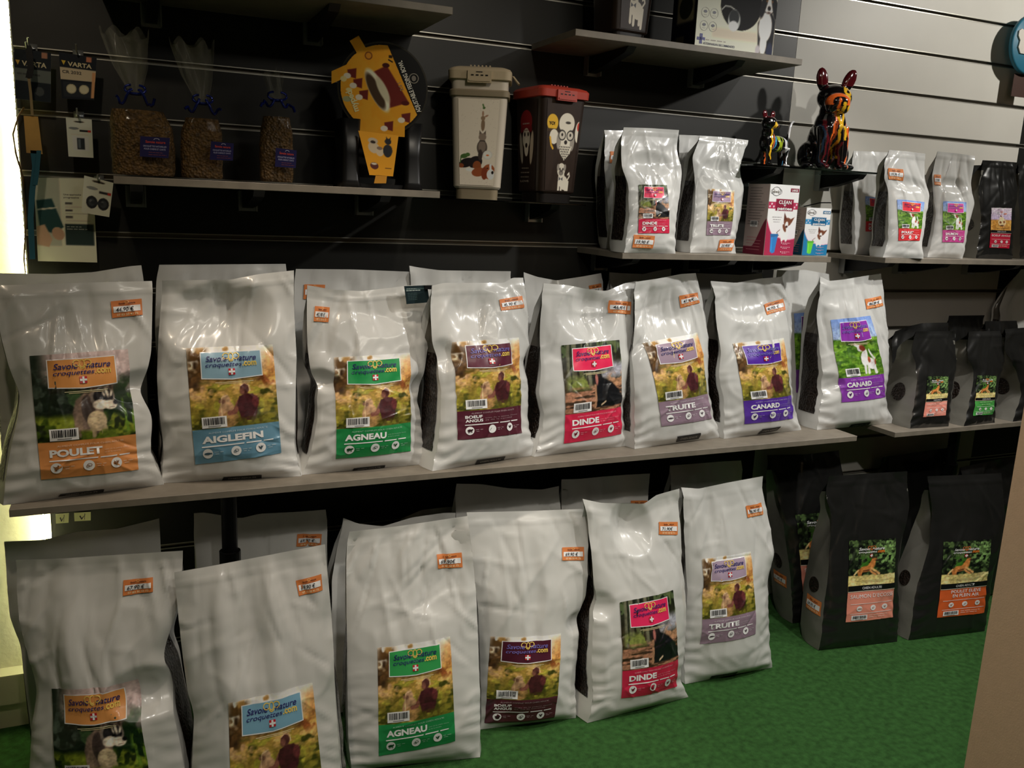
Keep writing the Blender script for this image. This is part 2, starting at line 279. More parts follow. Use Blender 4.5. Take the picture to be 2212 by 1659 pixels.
def icon(p, kind, x, y, c, layer):
    if kind == 'fish': p.ell(x, y, .042, .013, c, layer, 14); p.poly([(x+.03, y), (x+.048, y+.014), (x+.048, y-.014)], c, layer)
    elif kind in ('cow', 'sheep'):
        p.ell(x-.004, y+.004, .032, .018, c, layer, 12); p.ell(x+.03, y+.012, .012, .011, c, layer, 8)
        for d in (-.026, -.014, .01, .022): p.rect(x+d, y-.03, x+d+.007, y, c, layer)
    elif kind == 'bird': p.ell(x, y, .022, .016, c, layer, 12, 20); p.ell(x+.018, y+.022, .01, .011, c, layer, 8); p.poly([(x-.016, y), (x-.036, y+.026), (x-.008, y+.012)], c, layer); p.rect(x-.003, y-.032, x+.003, y-.01, c, layer)
    elif kind == 'spud': p.ring(x+.006, y+.006, .026, .018, .006, c, layer, 14); p.ring(x-.012, y-.008, .02, .014, .005, c, layer, 12)
    else:
        for d, q in ((-.012, 35), (.012, -35), (.004, 0)): p.ell(x+d, y+.003, .007, .026, c, layer, 10, q)
def print_white(word, band, boxc, kind, sub='ALIMENT COMPLET POUR CHIEN ADULTE', two=None):
    p = Print(); dark = sum(boxc) < 150 or (boxc[2] > 130 and boxc[1] < 60)
    p.strip([(.145, .99), (.5, .965), (.855, .99)], [(.155, 1.0), (.5, .975), (.845, 1.0)], WHITE, 0); p.strip([(.16, 1.295), (.5, 1.29), (.84, 1.295)], [(.15, 1.305), (.5, 1.3), (.85, 1.305)], WHITE, 0); p.strip([(.145, .99), (.156, 1.0)], [(.15, 1.305), (.161, 1.295)], WHITE, 0); p.strip([(.844, 1.0), (.855, .99)], [(.839, 1.295), (.85, 1.305)], WHITE, 0)
    p.strip([(.156, 1.0), (.5, .976), (.844, 1.0)], [(.16, 1.295), (.5, 1.29), (.84, 1.295)], boxc, 0)
    brand(p, .21, .79, 1.125, NAVY if not dark else (96, 92, 158), (238, 176, 84), 2)
    p.rect(.3, .935, .74, .941, (214, 200, 160), 0, 6); p.rect(.34, .918, .7, .924, (196, 180, 140), 0, 6)
    p.barcode(.115, .415, .4, .545, len(word)+3, 0)
    p.text(sub, .18, .345, .86, .02, tuple(np.array(band)*.45+np.array((250, 250, 250))*.5), 0)
    if two: p.text(two[0], .1, .287, .33, .04, CREAM, 0, .03); p.text(two[1], .1, .234, .34, .04, CREAM, 0, .03); wx = .37
    else: wd = .088*len(word); p.text(word, .1, .24, .1+wd, .078, CREAM, 0, .042); wx = .12+wd
    sc = tuple(np.array(band)*.5+np.array((250, 250, 250))*.42)
    if wx < .75: p.text('avec de la patate douce', wx, .272, .92, .016, sc, 0); p.text('et de la carotte', wx, .242, .82, .016, sc, 0)
    for x0, x1 in ((.09, .58), (.6, .78), (.8, .92)): p.strip([(x0, .19), (x1-.006, .19)], [(x0+.004, .203), (x1, .203)], CREAM, 0)
    for x, k, s1, s2 in ((.155, kind, '26 % DE VIANDE', 'AU TOTAL'), (.48, 'spud', 'PATATE', 'DOUCE'), (.765, 'leaf', 'RECETTE SANS', 'CEREALES')):
        p.ell(x, .115, .058, .058, CREAM, 0, 24); icon(p, k, x, .115, tuple(np.array(band)*.55), 1)
        e = min(x+.2, .97); p.words(x+.075, .12, e-.02, .011, sc, 0); p.words(x+.085, .097, e-.05, .011, sc, 0)
    return p
def grain(a, m):
    n = .5*vnoise(a.x, a.y, 23, 31)+.5*vnoise(a.x, a.y*1.4, 47, 33); return a.c*(1+m*(n-.5)*.55)[:, None]
def paint_white(x, y, band, art):
    a = Art(x, y); ARTS[art](a); a.mix((a.y < .4).astype(float), band); a.mix((a.y < .4)*(.12*vnoise(a.x, a.y, 3, 2)), (255, 255, 255))
    a.mix(a.reg(.15, .86, .93, .99, .02)*.35, (40, 28, 18)); return grain(a, (a.y > .4)*(1-sstep(1.1, 1.3, a.y)*.6))
def print_black(words, pan, kind='bird', col=WHITE):
    p = Print(); brand(p, .2, .74, 1.47, WHITE, (222, 110, 40), 0, True, (186, 96, 52))
    p.rect(0, .655, 1, .775, (12, 12, 13), 0, 10); p.text('CHIEN ADULTE', .3, .69, .7, .052, (214, 214, 208), 1)
    p.rect(.18, .87, .86, .876, (120, 104, 70), 0, 6); p.rect(.28, .84, .74, .846, (120, 104, 70), 0, 6); p.rect(0, .645, 1, .655, (230, 200, 180), 0, 10)
    if words[0] == '': p.words(.2, .555, .84, .06, col, 0); p.words(.3, .455, .74, .06, col, 0)
    elif len(words) == 1: p.text(words[0], .06, .5, .97, .085, col, 0)
    else: p.text(words[0], .22, .545, .86, .075, col, 0, .01); p.text(words[1], .26, .445, .82, .075, col, 0, .01)
    for y in (.375, .165): p.rect(.07, y, .96, y+.009, (232, 214, 202), 0, 10)
    for x, k in ((.25, kind), (.54, 'spud'), (.8, 'leaf')): p.ell(x, .275, .058, .058, (226, 218, 210), 0, 20); icon(p, k, x, .275, (150, 110, 96), 1)
    p.barcode(.1, .03, .42, .135, 7, 0); p.words(.46, .11, .86, .012, (226, 190, 176), 0); p.words(.46, .07, .8, .012, (226, 190, 176), 0)
    return p
def paint_black(x, y, pan, art):
    a = Art(x, y); art(a); a.mix((a.y < .66).astype(float), pan); return grain(a, (a.y > .78)*1.)
def print_price(t, stuck=True):
    p = Print(); p.rect(.06, .19, .94, .42, (226, 220, 210), 0); p.text('Savoie', .24, .49, .44, .07, (70, 34, 30), 0, .02, .2); p.text('nature', .55, .49, .78, .06, (70, 34, 30), 0, .02, .2); p.text('croquettes.com', .26, .435, .72, .04, (90, 44, 34), 0); p.ring(.5, .565, .07, .05, .015, (236, 170, 110), 0, 14)
    p.text(t, .14, .22, .72, .16, INK, 1, .012, .18); p.text('07 83 50 41 73', .16, .05, .84, .085, (240, 196, 158), 0, .01)
    return p

# ------------------------------------------------------------------ bags
M_WHITE = mat('white_film', (207, 207, 204), .25, coat=.4, bump=('ridge', 16, .1, .004))
M_DULL = mat('white_matte_film', (208, 208, 204), .32, coat=.25, bump=('ridge', 14, .08, .004))
M_BLACK = mat('black_film', (30, 30, 29), .3, coat=.7, bump=('ridge', 14, .12, .004))
M_SILVER = mat('silver_gusset', (132, 130, 122), .42, metal=.35, bump=('noise', 22, .25, .006))
M_KIB = mat('kibble_behind_film', (34, 26, 21), .3, coat=.5, bump=('voro', 130, .7, .006), var=(90, .5))
M_CLEAR = mat('clear_film_window', (104, 100, 92), .22, coat=.6, bump=('noise', 30, .2, .004))
M_STICK = mat('sticker_orange', (216, 128, 68), .5, var=(12, .06))
M_TAGBLACK = mat('black_print', (20, 19, 20), .4)
GAP = {}
def smooth_curve(t, s, k=5):
    o = np.argsort(t); t, s = np.array(t)[o], np.array(s)[o]; g = np.linspace(t[0], t[-1], 241); v = np.interp(g, t, s)
    ker = np.exp(-.5*(np.arange(-3*k, 3*k+1)/k)**2); ker /= ker.sum(); vp = np.pad(v, 3*k, 'reflect', reflect_type='odd'); return g, np.convolve(vp, ker, 'valid')
class Bag:
    def __init__(b, z, left, right, top, bl=None, br=None, y0=None, rot=0, tilt=9, depth=.115, bulge=.03, seed=1, dents=(), ncr=22, amp=1., box_=False, sag=.0, flat=.0):
        b.z, b.depth, b.bulge, b.seed, b.dents, b.amp, b.boxy = z, depth, bulge, seed, dents, amp, box_
        if bl is not None:
            A, B = hit(bl, 2, z), hit(br, 2, z); X = (B-A)/np.linalg.norm(B-A); left = [bl]+list(left); right = [br]+list(right)
        else:
            A = np.array([hit(left[0], 1, y0)[0], y0, z]); X = np.array([math.cos(R(rot)), math.sin(R(rot)), 0])
        b.A, b.X = A, X; b.n = np.cross(X, (0, 0, 1.)); b.w = np.array([0, 0, 1.])*math.cos(R(tilt))-b.n*math.sin(R(tilt)); b.N = b.n*math.cos(R(tilt))+np.array([0, 0, 1.])*math.sin(R(tilt))
        st = lambda P: (lambda D: np.stack([D@b.X, D@b.w], 1))(hit_plane(P, b.A, b.N)-b.A)
        L, Rr, T = st(left), st(right), st(top)
        if bl is None:
            L = np.vstack([[L[0, 0], 0], L]); Rr = np.vstack([[Rr[0, 0], 0], Rr])
        else: L[0, 1] = 0; Rr[0, 1] = 0
        b.H = T[:, 1].max(); e = b.H+.03
        b.Lg, b.Lv = smooth_curve(np.append(L[:, 1], e), np.append(L[:, 0], L[-1, 0])); b.Rg, b.Rv = smooth_curve(np.append(Rr[:, 1], e), np.append(Rr[:, 0], Rr[-1, 0]))
        b.W = Rr[0, 0]-L[0, 0]; l, r = T[0, 0], T[-1, 0]; b.Tu, b.Tv = smooth_curve((T[:, 0]-l)/(r-l), T[:, 1], 4)
        rng = np.random.RandomState(seed); b.cr = []
        b.amp *= min(1, .35+b.W*1.9)
        for i in range(int(ncr*1.7)):
            u, v = rng.rand(), rng.rand(); side = abs(2*u-1) > .55
            ang = rng.normal(90+(u-.5)*50, 14) if v > .5 and rng.rand() < .8 else (rng.normal(28*np.sign(.5-u), 20) if side else rng.normal(60, 50))
            ln = rng.uniform(.03, .09)*(1.5 if v > .55 else .7); b.cr.append((u, v, R(ang), ln, rng.uniform(.003, .008), rng.choice((-1, 1))*rng.uniform(.002, .0062)*(1.3 if v > .5 else .7)))
    def sl(b, t): return np.interp(t, b.Lg, b.Lv)
    def sr(b, t): return np.interp(t, b.Rg, b.Rv)
    def tt(b, u): return np.interp(u, b.Tu, b.Tv)
    def disp(b, u, v):
        H, W = b.H, b.W; e = np.clip(1-np.abs(2*u-1)**(3.2 if b.boxy else 2.0), 0, 1)
        bel = np.interp(v, (0, .04, .14, .32, .55, .75, .92, .95, 1), (0, .55, .88, 1, .8, .42, .1, .05, 0)); d = b.bulge*(1 if b.boxy else 1.3)*bel*e**.8
        fade = np.clip(v/.04, 0, 1)*np.clip((1-v)/.05, 0, 1); q = b.amp*fade; x, y = u*W, v*H
        wx, wy = x+.03*vnoise(x, y, 11, b.seed+40), y+.03*vnoise(x, y, 11, b.seed+41); up_ = .45+.55*sstep(.35, .7, v)
        d = d+q*(.012*(vnoise(x, y, 7, b.seed)-.5)+up_*.011*(np.abs(2*vnoise(wx, wy*.55, 9, b.seed+2)-1)-.4)+up_*.003*(np.abs(2*vnoise(wx, wy*.6, 19, b.seed+3)-1)-.4)+.0006*(np.abs(2*vnoise(wx, wy, 46, b.seed+4)-1)-.4))
        d = d+q*sstep(.3, .75, v)*.013*(np.abs(2*vnoise(wx, wy*.14, 11, b.seed+60)-1)-.4)
        rid = 1-np.abs(2*vnoise(wx, wy*.8, 17, b.seed+9)-1); d = d+q*.004*rid**4*(.35+.65*np.abs(2*u-1))
        low = np.clip(1-v/.5, 0, 1)*sstep(.45, .95, np.abs(2*u-1)); d = d+q*low*.0035*np.sin(y*150+9*vnoise(x, y, 12, b.seed+1)+14*np.abs(u-.5))
        for (cu, cv, an, ln, wd, am) in b.cr:
            dx, dy = x-cu*W, y-cv*H; al, pe = dx*math.cos(an)+dy*math.sin(an), -dx*math.sin(an)+dy*math.cos(an)
            d = d+q*am*np.exp(-(al/ln)**2)*np.exp(-np.abs(pe)/wd)
        for (cu, cv, ru, rv, am) in b.dents:
            r2 = ((u-cu)/ru)**2+((v-cv)/rv)**2; d = d-am*np.clip(1-r2, 0, 1)**1.4
        d = d+.0018*(sstep(.945, .95, v)-sstep(.96, .965, v))
        return d
    def S(b, u, v, off=0.):
        t = v*b.tt(u); s = b.sl(t)+(b.sr(t)-b.sl(t))*u; P = b.A+np.outer(s, b.X)+np.outer(t, b.w)+np.outer(b.disp(u, v)+off, b.N); P[:, 2] = np.maximum(P[:, 2], b.z+.0004); return P
    def dep(b, v): return b.depth*np.interp(v, (0, .06, .3, .6, .85, .95, 1), (.8, .95, 1, .8, .4, .06, .01))
    def Bk(b, u, v):
        t = v*b.tt(u); s = b.sl(t)+(b.sr(t)-b.sl(t))*u; P = b.A+np.outer(s, b.X)+np.outer(t, b.w); P = P-np.outer(np.maximum(b.dep(v)*(1+.12*(1-(2*u-1)**2)), .006*np.sin(np.pi*np.clip(v, 0, 1))-b.disp(u, v)), b.n)
        P[:, 2] = np.maximum(P[:, 2], b.z+.0004); return P
    def G(b, side, j, v, out=0.):
        u = np.full(v.shape, float(side)); P = b.S(u, v)*(1-j)[:, None]+b.Bk(u, v)*j[:, None]; sg = 1 if side == 0 else -1
        fold = b.depth*(.42*sstep(.45, .9, v)*np.interp(v, (.9, 1), (1, .1))-.07*(1-sstep(.2, .6, v)))*np.sin(math.pi*j)
        x, y = j*b.depth, v*b.H; fold = fold+.006*b.amp*(vnoise(x, y, 22, b.seed+20+side)-.5)*np.sin(math.pi*j)
        P = P+np.outer(sg*(fold-out), b.X); P[:, 2] = np.maximum(P[:, 2], b.z+.0004); return P
    def uv(b, s, t):
        u = np.clip((s-b.sl(t))/(b.sr(t)-b.sl(t)), -.02, 1.02); return u, np.clip(t/b.tt(u), 0, 1)
    def quad(b, px, H):
        """four pixel corners (bottom left, bottom right, top right, top left) -> mapping from label units onto the film"""
        C = []
        for p in px:
            d = 0.
            for _ in range(4):
                P = hit_plane([p], b.A+b.N*d, b.N)[0]-b.A; u, v = b.uv(np.array([P@b.X]), np.array([P@b.w])); d = float(b.disp(u, v)[0])
            C.append((P@b.X, P@b.w))
        C = np.array(C)
        def f(ab, off):
            a, c = ab[:, :1], ab[:, 1:]/H; st = C[0]*(1-a)*(1-c)+C[1]*a*(1-c)+C[2]*a*c+C[3]*(1-a)*c
            u, v = b.uv(st[:, 0], st[:, 1]); return b.S(u, v, off)
        return f
    def build(b, name, label, cat, group, front=M_WHITE, gus=None, win='strip', nu=56, nv=84, kib=.62):
        c = b.A+b.X*b.W/2-b.n*b.depth/2; o = b.o = thing(name, label, cat, (c[0], c[1], b.z), group)
        U, Vv = np.meshgrid(np.linspace(0, 1, nu), np.linspace(0, 1, nv)); P = b.S(U.ravel(), Vv.ravel()); Fq = grid_faces(nu, nv)
        mu, mv = 29, 43; u2, v2 = np.meshgrid(np.linspace(0, 1, mu), np.linspace(0, 1, mv)); Q = b.Bk(u2.ravel(), v2.ravel()); F2 = grid_faces(mu, mv, True)+len(P)
        u3 = np.linspace(0, 1, mu); Bt = np.concatenate([b.S(u3, u3*0), b.Bk(u3, u3*0)]); F3 = grid_faces(mu, 2, True)+len(P)+len(Q)
        obj('body', np.concatenate([P, Q, Bt]), np.concatenate([Fq, F2, F3]), front, o, True)
        for sd in (0, 1):
            nj, nk = 11, 43; J, K = np.meshgrid(np.linspace(0, 1, nj), np.linspace(0, .9 if b.boxy else .94, nk)); g = obj('side_gusset', b.G(sd, J.ravel(), K.ravel()), grid_faces(nj, nk, sd == 0), gus or front, o, True)
            if win == 'strip':
                for nm, v0, v1, mm in (('kibble_window', .1, kib, M_KIB), ('clear_window', kib, .9, M_CLEAR)):
                    J, K = np.meshgrid(np.linspace(.14, .86, 9), np.linspace(v0, v1, 25)); obj(nm, b.G(sd, J.ravel(), K.ravel(), .0015), grid_faces(9, 25, sd == 0), mm, g, True)
            elif win == 'round':
                a = np.linspace(0, 2*math.pi, 25)[:-1]; rr = np.array([.0, .5, 1.]); jj = [.5]; kk = [.34]
                for r in rr[1:]: jj += list(.5+.22*r*np.cos(a)); kk += list(.34+.22*b.depth/b.H*r*np.sin(a))
                Fc = [(0, 1+i, 1+(i+1) % 24) for i in range(24)]+[(1+i, 25+i, 25+(i+1) % 24, 1+(i+1) % 24) for i in range(24)]
                obj('round_window', b.G(sd, np.array(jj), np.array(kk), .002), Fc, M_KIB, g, True)
        return b
    def label(b, px, H, paint, prn, nx=84, off=.0021):
        f = b.quad(px, H); ny = max(4, int(nx*H)); x, y = np.meshgrid(np.linspace(0, 1, nx), np.linspace(0, H, ny)); q = np.stack([x.ravel(), y.ravel()], 1)
        l = obj('label', f(q, np.full(len(q), off)), grid_faces(nx, ny), M_PRINT, b.o, True, paint(x, y))
        if prn: prn.build('lettering', f, l, M_INK, off+.0014, .001)
        return b
    def price(b, px, t):
        f = b.quad(px, .64); x, y = np.meshgrid(np.linspace(0, 1, 9), np.linspace(0, .64, 7)); q = np.stack([x.ravel(), y.ravel()], 1)
        s = obj('price_sticker', f(q, np.full(len(q), .0026)), grid_faces(9, 7), M_STICK, b.o, True); print_price(t).build('handwriting', f, s, M_INK, .0038, .0009); return b
    def foot(b, px, t='CHIEN ADULTE'):
        f = b.quad(px, .22); x, y = np.meshgrid(np.linspace(0, 1, 15), np.linspace(0, .22, 5)); q = np.stack([x.ravel()-y.ravel()*.0, y.ravel()], 1)
        s = obj('age_tag', f(q, np.full(len(q), .0024)), grid_faces(15, 5), M_TAGBLACK, b.o, True); p = Print(); p.text(t, .14, .07, .86, .075, (150, 148, 142), 0); p.build('lettering', f, s, M_INK, .0034); return b
def white_label(b, px, word, band, boxc, art, kind, nx=84, **k):
    return b.label(px, 1.36, lambda x, y: paint_white(x, y, band, art), print_white(word, band, boxc, kind, **k), nx)
def black_label(b, px, words, pan, art=art_hedge, kind='bird', nx=72, col=WHITE):
    return b.label(px, 1.75, lambda x, y: paint_black(x, y, pan, art), print_black(words, pan, kind, col), nx)

# ------------------------------------------------------------------ the room
ZS, ZF = .778, 0.0                      # main shelf top, floor
XL, XB, XR, XE = -.235, 2.198, 3.408, 4.5
GZ = [2.1395-.15*k for k in range(-4, 14)]
M_DARK = mat('slat_black', (30, 30, 27), .42, var=(6, .08), bump=('noise', 220, .05, .001))
M_GREY = mat('slat_grey', (208, 205, 196), .45, var=(5, .03), bump=('noise', 220, .05, .001))
M_ALU = mat('aluminium_lip', (206, 203, 192), .35, metal=.75)
M_ALUD = mat('aluminium_slot', (150, 146, 136), .45, metal=.6)
M_PLASTER = mat('white_plaster', (232, 230, 206), .85, bump=('noise', 60, .2, .006), var=(7, .05))
M_CARPET = mat('green_carpet', (60, 102, 52), .95, var=(48, .3, 10), bump=('noise', 420, .9, .008), spec=.1)
M_CEIL = mat('ceiling_paint', (84, 82, 76), .9)
M_ROOM = mat('shop_wall_paint', (84, 78, 68), .9)
struct(obj('floor', *box(-2.6, XE, -5, .3, -.05, 0), M_CARPET))
struct(obj('ceiling', *box(-2.6, XE, -5, .3, 2.8, 2.85), M_CEIL))
wb = struct(obj('wall_back', *box(XL, XE, .019, .3, 0, 2.8), mat('slat_core', (30, 29, 27), .8)))
for (x0, x1, mm) in ((XL, XB, M_DARK), (XB+.0015, XR, M_GREY), (XR+.0015, XE, M_DARK)):
    zz = [2.8]+[z for z in GZ if z < 2.78]+[0.0]
    for za, zb in zip(zz[:-1], zz[1:]):
        b0, b1 = zb+(.0075 if zb > 0 else .002), za-(.0075 if za < 2.8 else 0)
        obj('slat_panel', *box(x0, x1, 0, .019, b0, b1), mm, wb)
    for z in zz[1:-1]:
        if z < .1: continue
        obj('groove_channel', *merge([box(x0, x1, -.0012, .004, z+.0052, z+.0078), box(x0, x1, -.0012, .004, z-.0078, z-.0052)]), M_ALU, wb)
        obj('groove_back', *box(x0, x1, .0155, .0188, z-.0052, z+.0052), M_ALUD, wb)
struct(obj('wall_left', *merge([box(-2.6, XL-.004, .03, .3, 0, 2.8), box(-2.65, -2.6, -5, .3, 0, 2.8)]), M_PLASTER))
struct(obj('baseboard_left', *merge([box(-2.6, XL-.02, -.02, .03, .078, .166), box(-2.6, XL-.02, -.006, .03, 0, .078)]), mat('baseboard_paint', (206, 204, 178), .6)))
struct(obj('wall_right', *box(XE, XE+.05, -5, .3, 0, 2.8), M_ROOM)); struct(obj('wall_front', *box(-2.65, XE+.05, -5.05, -5, 0, 2.8), M_ROOM))
px = hit((2142, 1300), 1, -1.3)[0]
struct(obj('pillar', *box(px, px+.22, -1.85, -1.3, 0, 2.8), mat('beige_pillar_paint', (216, 182, 150), .85, var=(40, .03), bump=('noise', 260, .25, .002))))

# ------------------------------------------------------------------ shelves
M_SHELF = mat('concrete_laminate', (126, 118, 106), .5, var=(26, .13, 6))
M_STEEL = mat('black_steel', (22, 22, 23), .4, metal=.3)
M_CHROME = mat('chrome_plate', (190, 194, 196), .3, metal=.7)
M_GLASS = mat('shelf_glass', (150, 176, 164), .04, trans=1, ior=1.5)
def bracket(root, x, zt, dp, wd=.05, th=.018, ar=.028):
    """arm blade under a shelf with a bright hook plate on the slat wall"""
    zb = zt-th
    a = obj('bracket', *merge([([(x+sx, y, z) for sx in (-ar/2, ar/2) for (y, z) in ((-.012, zb-.0005), (-.012, zb-.05), (-dp*.35, zb-.042), (-dp*.8, zb-.016), (-dp*.86, zb-.0005))], [(0, 1, 2, 3, 4), (9, 8, 7, 6, 5), (0, 5, 6, 1), (1, 6, 7, 2), (2, 7, 8, 3), (3, 8, 9, 4), (4, 9, 5, 0)])]), M_STEEL, root)
    obj('hook_plate', *merge([box(x-wd/2, x+wd/2, -.008, -.0015, zb-.058, zb-.002), box(x-wd/2, x-wd/2+.003, -.03, -.008, zb-.058, zb-.002), box(x+wd/2-.003, x+wd/2, -.03, -.008, zb-.058, zb-.002)]), M_CHROME, a)
def shelf(label, x0, x1, dp, zt, br, posts=(), m=None, th=.018, name='wall_shelf'):
    t = thing(name, label, 'shelf', ((x0+x1)/2, -dp/2, zt-th), 'grey laminate wall shelves' if m is None else 'clear glass wall shelves')
    bevel(obj('board', *box(x0, x1, -dp, -.0015, zt-th, zt), m or M_SHELF, t), .0008, 1)
    for x in br: bracket(t, x, zt, dp, th=th)
    for x, y in posts: obj('leg', *merge([tube([(x, y, .001), (x, y, zt-th-.001)], .02, 14), tube([(x, y, .36), (x, y, .60)], .027, 14)]), M_STEEL, t, True)
    return t
shelf('long grey laminate shelf carrying the big white kibble bags', -.272, 2.298, .40, ZS, (.6, 1.15, 1.9), ((.215, -.355),))
sr = shelf('grey laminate shelf holding the small black bags', 2.476, 3.95, .40, ZS, (3.3,), ((2.905, -.3),))
shelf('grey laminate shelf under the three cellophane bags and the feeding bowl', -.02, .785, .30, 1.54, (.03, .317, .648))
shelf('high grey laminate shelf above the feeding bowl', -.03, .79, .35, 2.0, (.085, .5))
shelf('high grey laminate shelf carrying the veterinary collar box', 1.172, 1.977, .295, 2.0, (1.382, 1.776))
shelf('grey laminate shelf under the paw cleaner boxes', 1.371, 2.188, .295, 1.385, (1.45, 1.82, 2.1))
shelf('grey laminate shelf under the small white bags and beef bag', 2.45, 3.8, .28, 1.385, (2.535, 2.812, 3.2))
shelf('clear glass shelf under the two glossy figurines', 1.86, 2.395, .25, 1.675, (2.0, 2.368), m=M_GLASS, th=.006)
shelf('narrow clear shelf under the two patterned food bins', .80, 1.29, .20, 1.523, (1.2,), m=M_GLASS, th=.004)

# ------------------------------------------------------------------ big white bags on the main shelf
GA = 'big white kibble bags in front on the long shelf'
OR, BLU, GRN, BUR, RED, MAU, VIO, PUR = (188, 122, 66), (84, 124, 146), (22, 112, 56), (66, 22, 34), (182, 30, 62), (120, 100, 114), (70, 38, 134), (112, 44, 142)
def wbag(label, group=GA, name='kibble_bag', **k):
    bk = {q: k.pop(q) for q in ('front', 'win', 'kib', 'nu', 'nv', 'gus') if q in k}
    return Bag(**k).build(name, label, 'pet food bag', group, **bk)
b = wbag('white kibble bag with orange POULET husky label and price 44,90 on the shelf', z=ZS, bl=(7, 1092), br=(354, 1047), left=[(12, 1033), (24, 965), (40, 898), (44, 850), (20, 796), (0, 719), (-8, 650), (-9, 600)], right=[(324, 975), (329, 898), (302, 847), (314, 817), (327, 763), (329, 690), (329, 614)], top=[(-9, 618), (7, 616), (160, 611), (326, 607)], seed=11, dents=((.5, .82, .5, .16, .012), (.9, .5, .2, .08, .02)), bulge=.038)
white_label(b, [(88.6, 1036), (299, 1014), (276, 754), (63.5, 769)], 'POULET', OR, (200, 136, 74), 'husky', 'bird', 104); b.price([(242, 687), (308, 680), (305.5, 645), (238.7, 651)], '44.90 €'); b.foot([(125, 1073), (223, 1063), (225, 1057), (130, 1068)])
b = wbag('white kibble bag with pale blue AIGLEFIN label on the shelf', z=ZS, bl=(350, 1044), br=(651, 1029), left=[(353, 965), (341, 864), (339, 796), (343, 712), (351, 611), (349, 600)], right=[(636, 965), (638, 864), (641, 769), (635, 661), (635, 584)], top=[(350, 606), (500, 604), (560, 592), (635, 584)], seed=12, dents=((.45, .8, .43, .2, .045),), bulge=.04)
white_label(b, [(422, 1003.5), (607.6, 978), (589, 744), (402, 752)], 'AIGLEFIN', BLU, (122, 154, 172), 'field', 'fish', 104); b.foot([(479, 1038), (565, 1033), (565, 1026), (483, 1031)])
b = wbag('white kibble bag with green AGNEAU label and dark hang tag on the shelf', z=ZS, bl=(654, 1026), br=(915, 1003), left=[(671, 979), (686, 898), (684, 857), (690, 833), (671, 803), (664, 729), (664, 617)], right=[(914, 958), (907, 881), (899, 866), (917, 803), (932, 708), (925, 627)], top=[(664, 616), (721, 626), (782, 629), (890, 616), (925, 624)], seed=13, dents=((.62, .86, .3, .14, .012), (.08, .5, .14, .07, .02), (.92, .45, .14, .07, .02)), bulge=.04)
white_label(b, [(725, 991), (887, 974), (885, 762), (721, 772)], 'AGNEAU', GRN, (26, 128, 66), 'field', 'sheep', 104); b.price([(677, 694), (709, 696), (712, 664), (680, 661)], '45,90 €'); b.foot([(760, 1018), (830, 1010), (832, 1005), (764, 1012)])
agn = b
b = wbag('white kibble bag with burgundy BOEUF ANGUS label and price 45,90 on the shelf', z=ZS, bl=(934, 1018), br=(1158, 983), left=[(946, 965), (951, 898), (952, 837), (946, 813), (949, 769), (934, 742), (931, 661), (934, 611)], right=[(1143, 931), (1138, 881), (1140, 830), (1128, 779), (1141, 746), (1136, 661), (1130, 600)], top=[(932, 617), (958, 611), (1089, 611), (1106, 600), (1130, 600)], seed=14, dents=((.45, .84, .3, .13, .014), (.08, .62, .12, .1, .015)), bulge=.04)
white_label(b, [(988, 950), (1127, 935), (1120, 729), (976, 739)], 'BOEUF', BUR, (78, 24, 42), 'field', 'cow', 96, two=('BOEUF', 'ANGUS')); b.price([(1082, 671), (1131, 665), (1127, 639), (1078, 647)], '45,90 €'); b.foot([(1025, 1004), (1087, 995), (1091, 986), (1030, 994)])
b = wbag('white kibble bag with red DINDE label and price 46,90 on the shelf', z=ZS, bl=(1154, 987), br=(1356, 963), left=[(1174, 918), (1175, 891), (1163, 854), (1170, 796), (1170, 695), (1172, 628), (1175, 612)], right=[(1349, 925), (1344, 881), (1358, 823), (1366, 783), (1374, 729), (1376, 609)], top=[(1175, 612), (1228, 616), (1268, 624), (1312, 629), (1349, 612), (1376, 607)], seed=15, dents=((.45, .84, .32, .17, .04),), bulge=.038)
white_label(b, [(1217, 958), (1341, 937), (1337, 734), (1212, 746)], 'DINDE', (178, 26, 58), (206, 34, 76), 'forest', 'bird', 92, sub='ALIMENT COMPLET POUR CHIEN ADULTE DE GRANDE RACE'); b.price([(1312, 676), (1361, 679), (1362, 652), (1314, 649)], '46,90 €'); b.foot([(1236, 982), (1282, 977), (1286, 973), (1240, 978)])
b = wbag('white kibble bag with mauve TRUITE label and CHIEN SENIOR tag on the shelf', z=ZS, bl=(1371, 970), br=(1555, 945), left=[(1369, 898), (1366, 830), (1366, 779), (1371, 695), (1373, 609)], right=[(1540, 898), (1531, 847), (1531, 729), (1523, 671), (1508, 611), (1503, 594)], top=[(1373, 609), (1420, 602), (1471, 592), (1503, 590)], seed=16, dents=((.4, .78, .4, .2, .045),), bulge=.038)
white_label(b, [(1428, 921), (1537, 904), (1506, 718), (1386, 741)], 'TRUITE', MAU, (136, 116, 132), 'field', 'fish', 88, sub='ALIMENT COMPLET POUR CHIEN AGE'); b.price([(1469, 665), (1511, 654), (1506, 632), (1466, 639)], '47,90 €'); b.foot([(1459, 955), (1508, 948), (1513, 935), (1462, 943)], 'CHIEN SENIOR')
b = wbag('white kibble bag with violet CANARD label showing a man and dog, on the shelf', z=ZS, bl=(1564, 948), br=(1731, 929), left=[(1562, 864), (1552, 813), (1555, 763), (1545, 678), (1543, 634), (1534, 607)], right=[(1719, 887), (1712, 830), (1714, 712), (1710, 671), (1690, 600)], top=[(1535, 607), (1589, 611), (1639, 602), (1688, 598)], seed=17, dents=((.5, .86, .48, .13, .03), (.3, .62, .2, .12, .012)), bulge=.036)
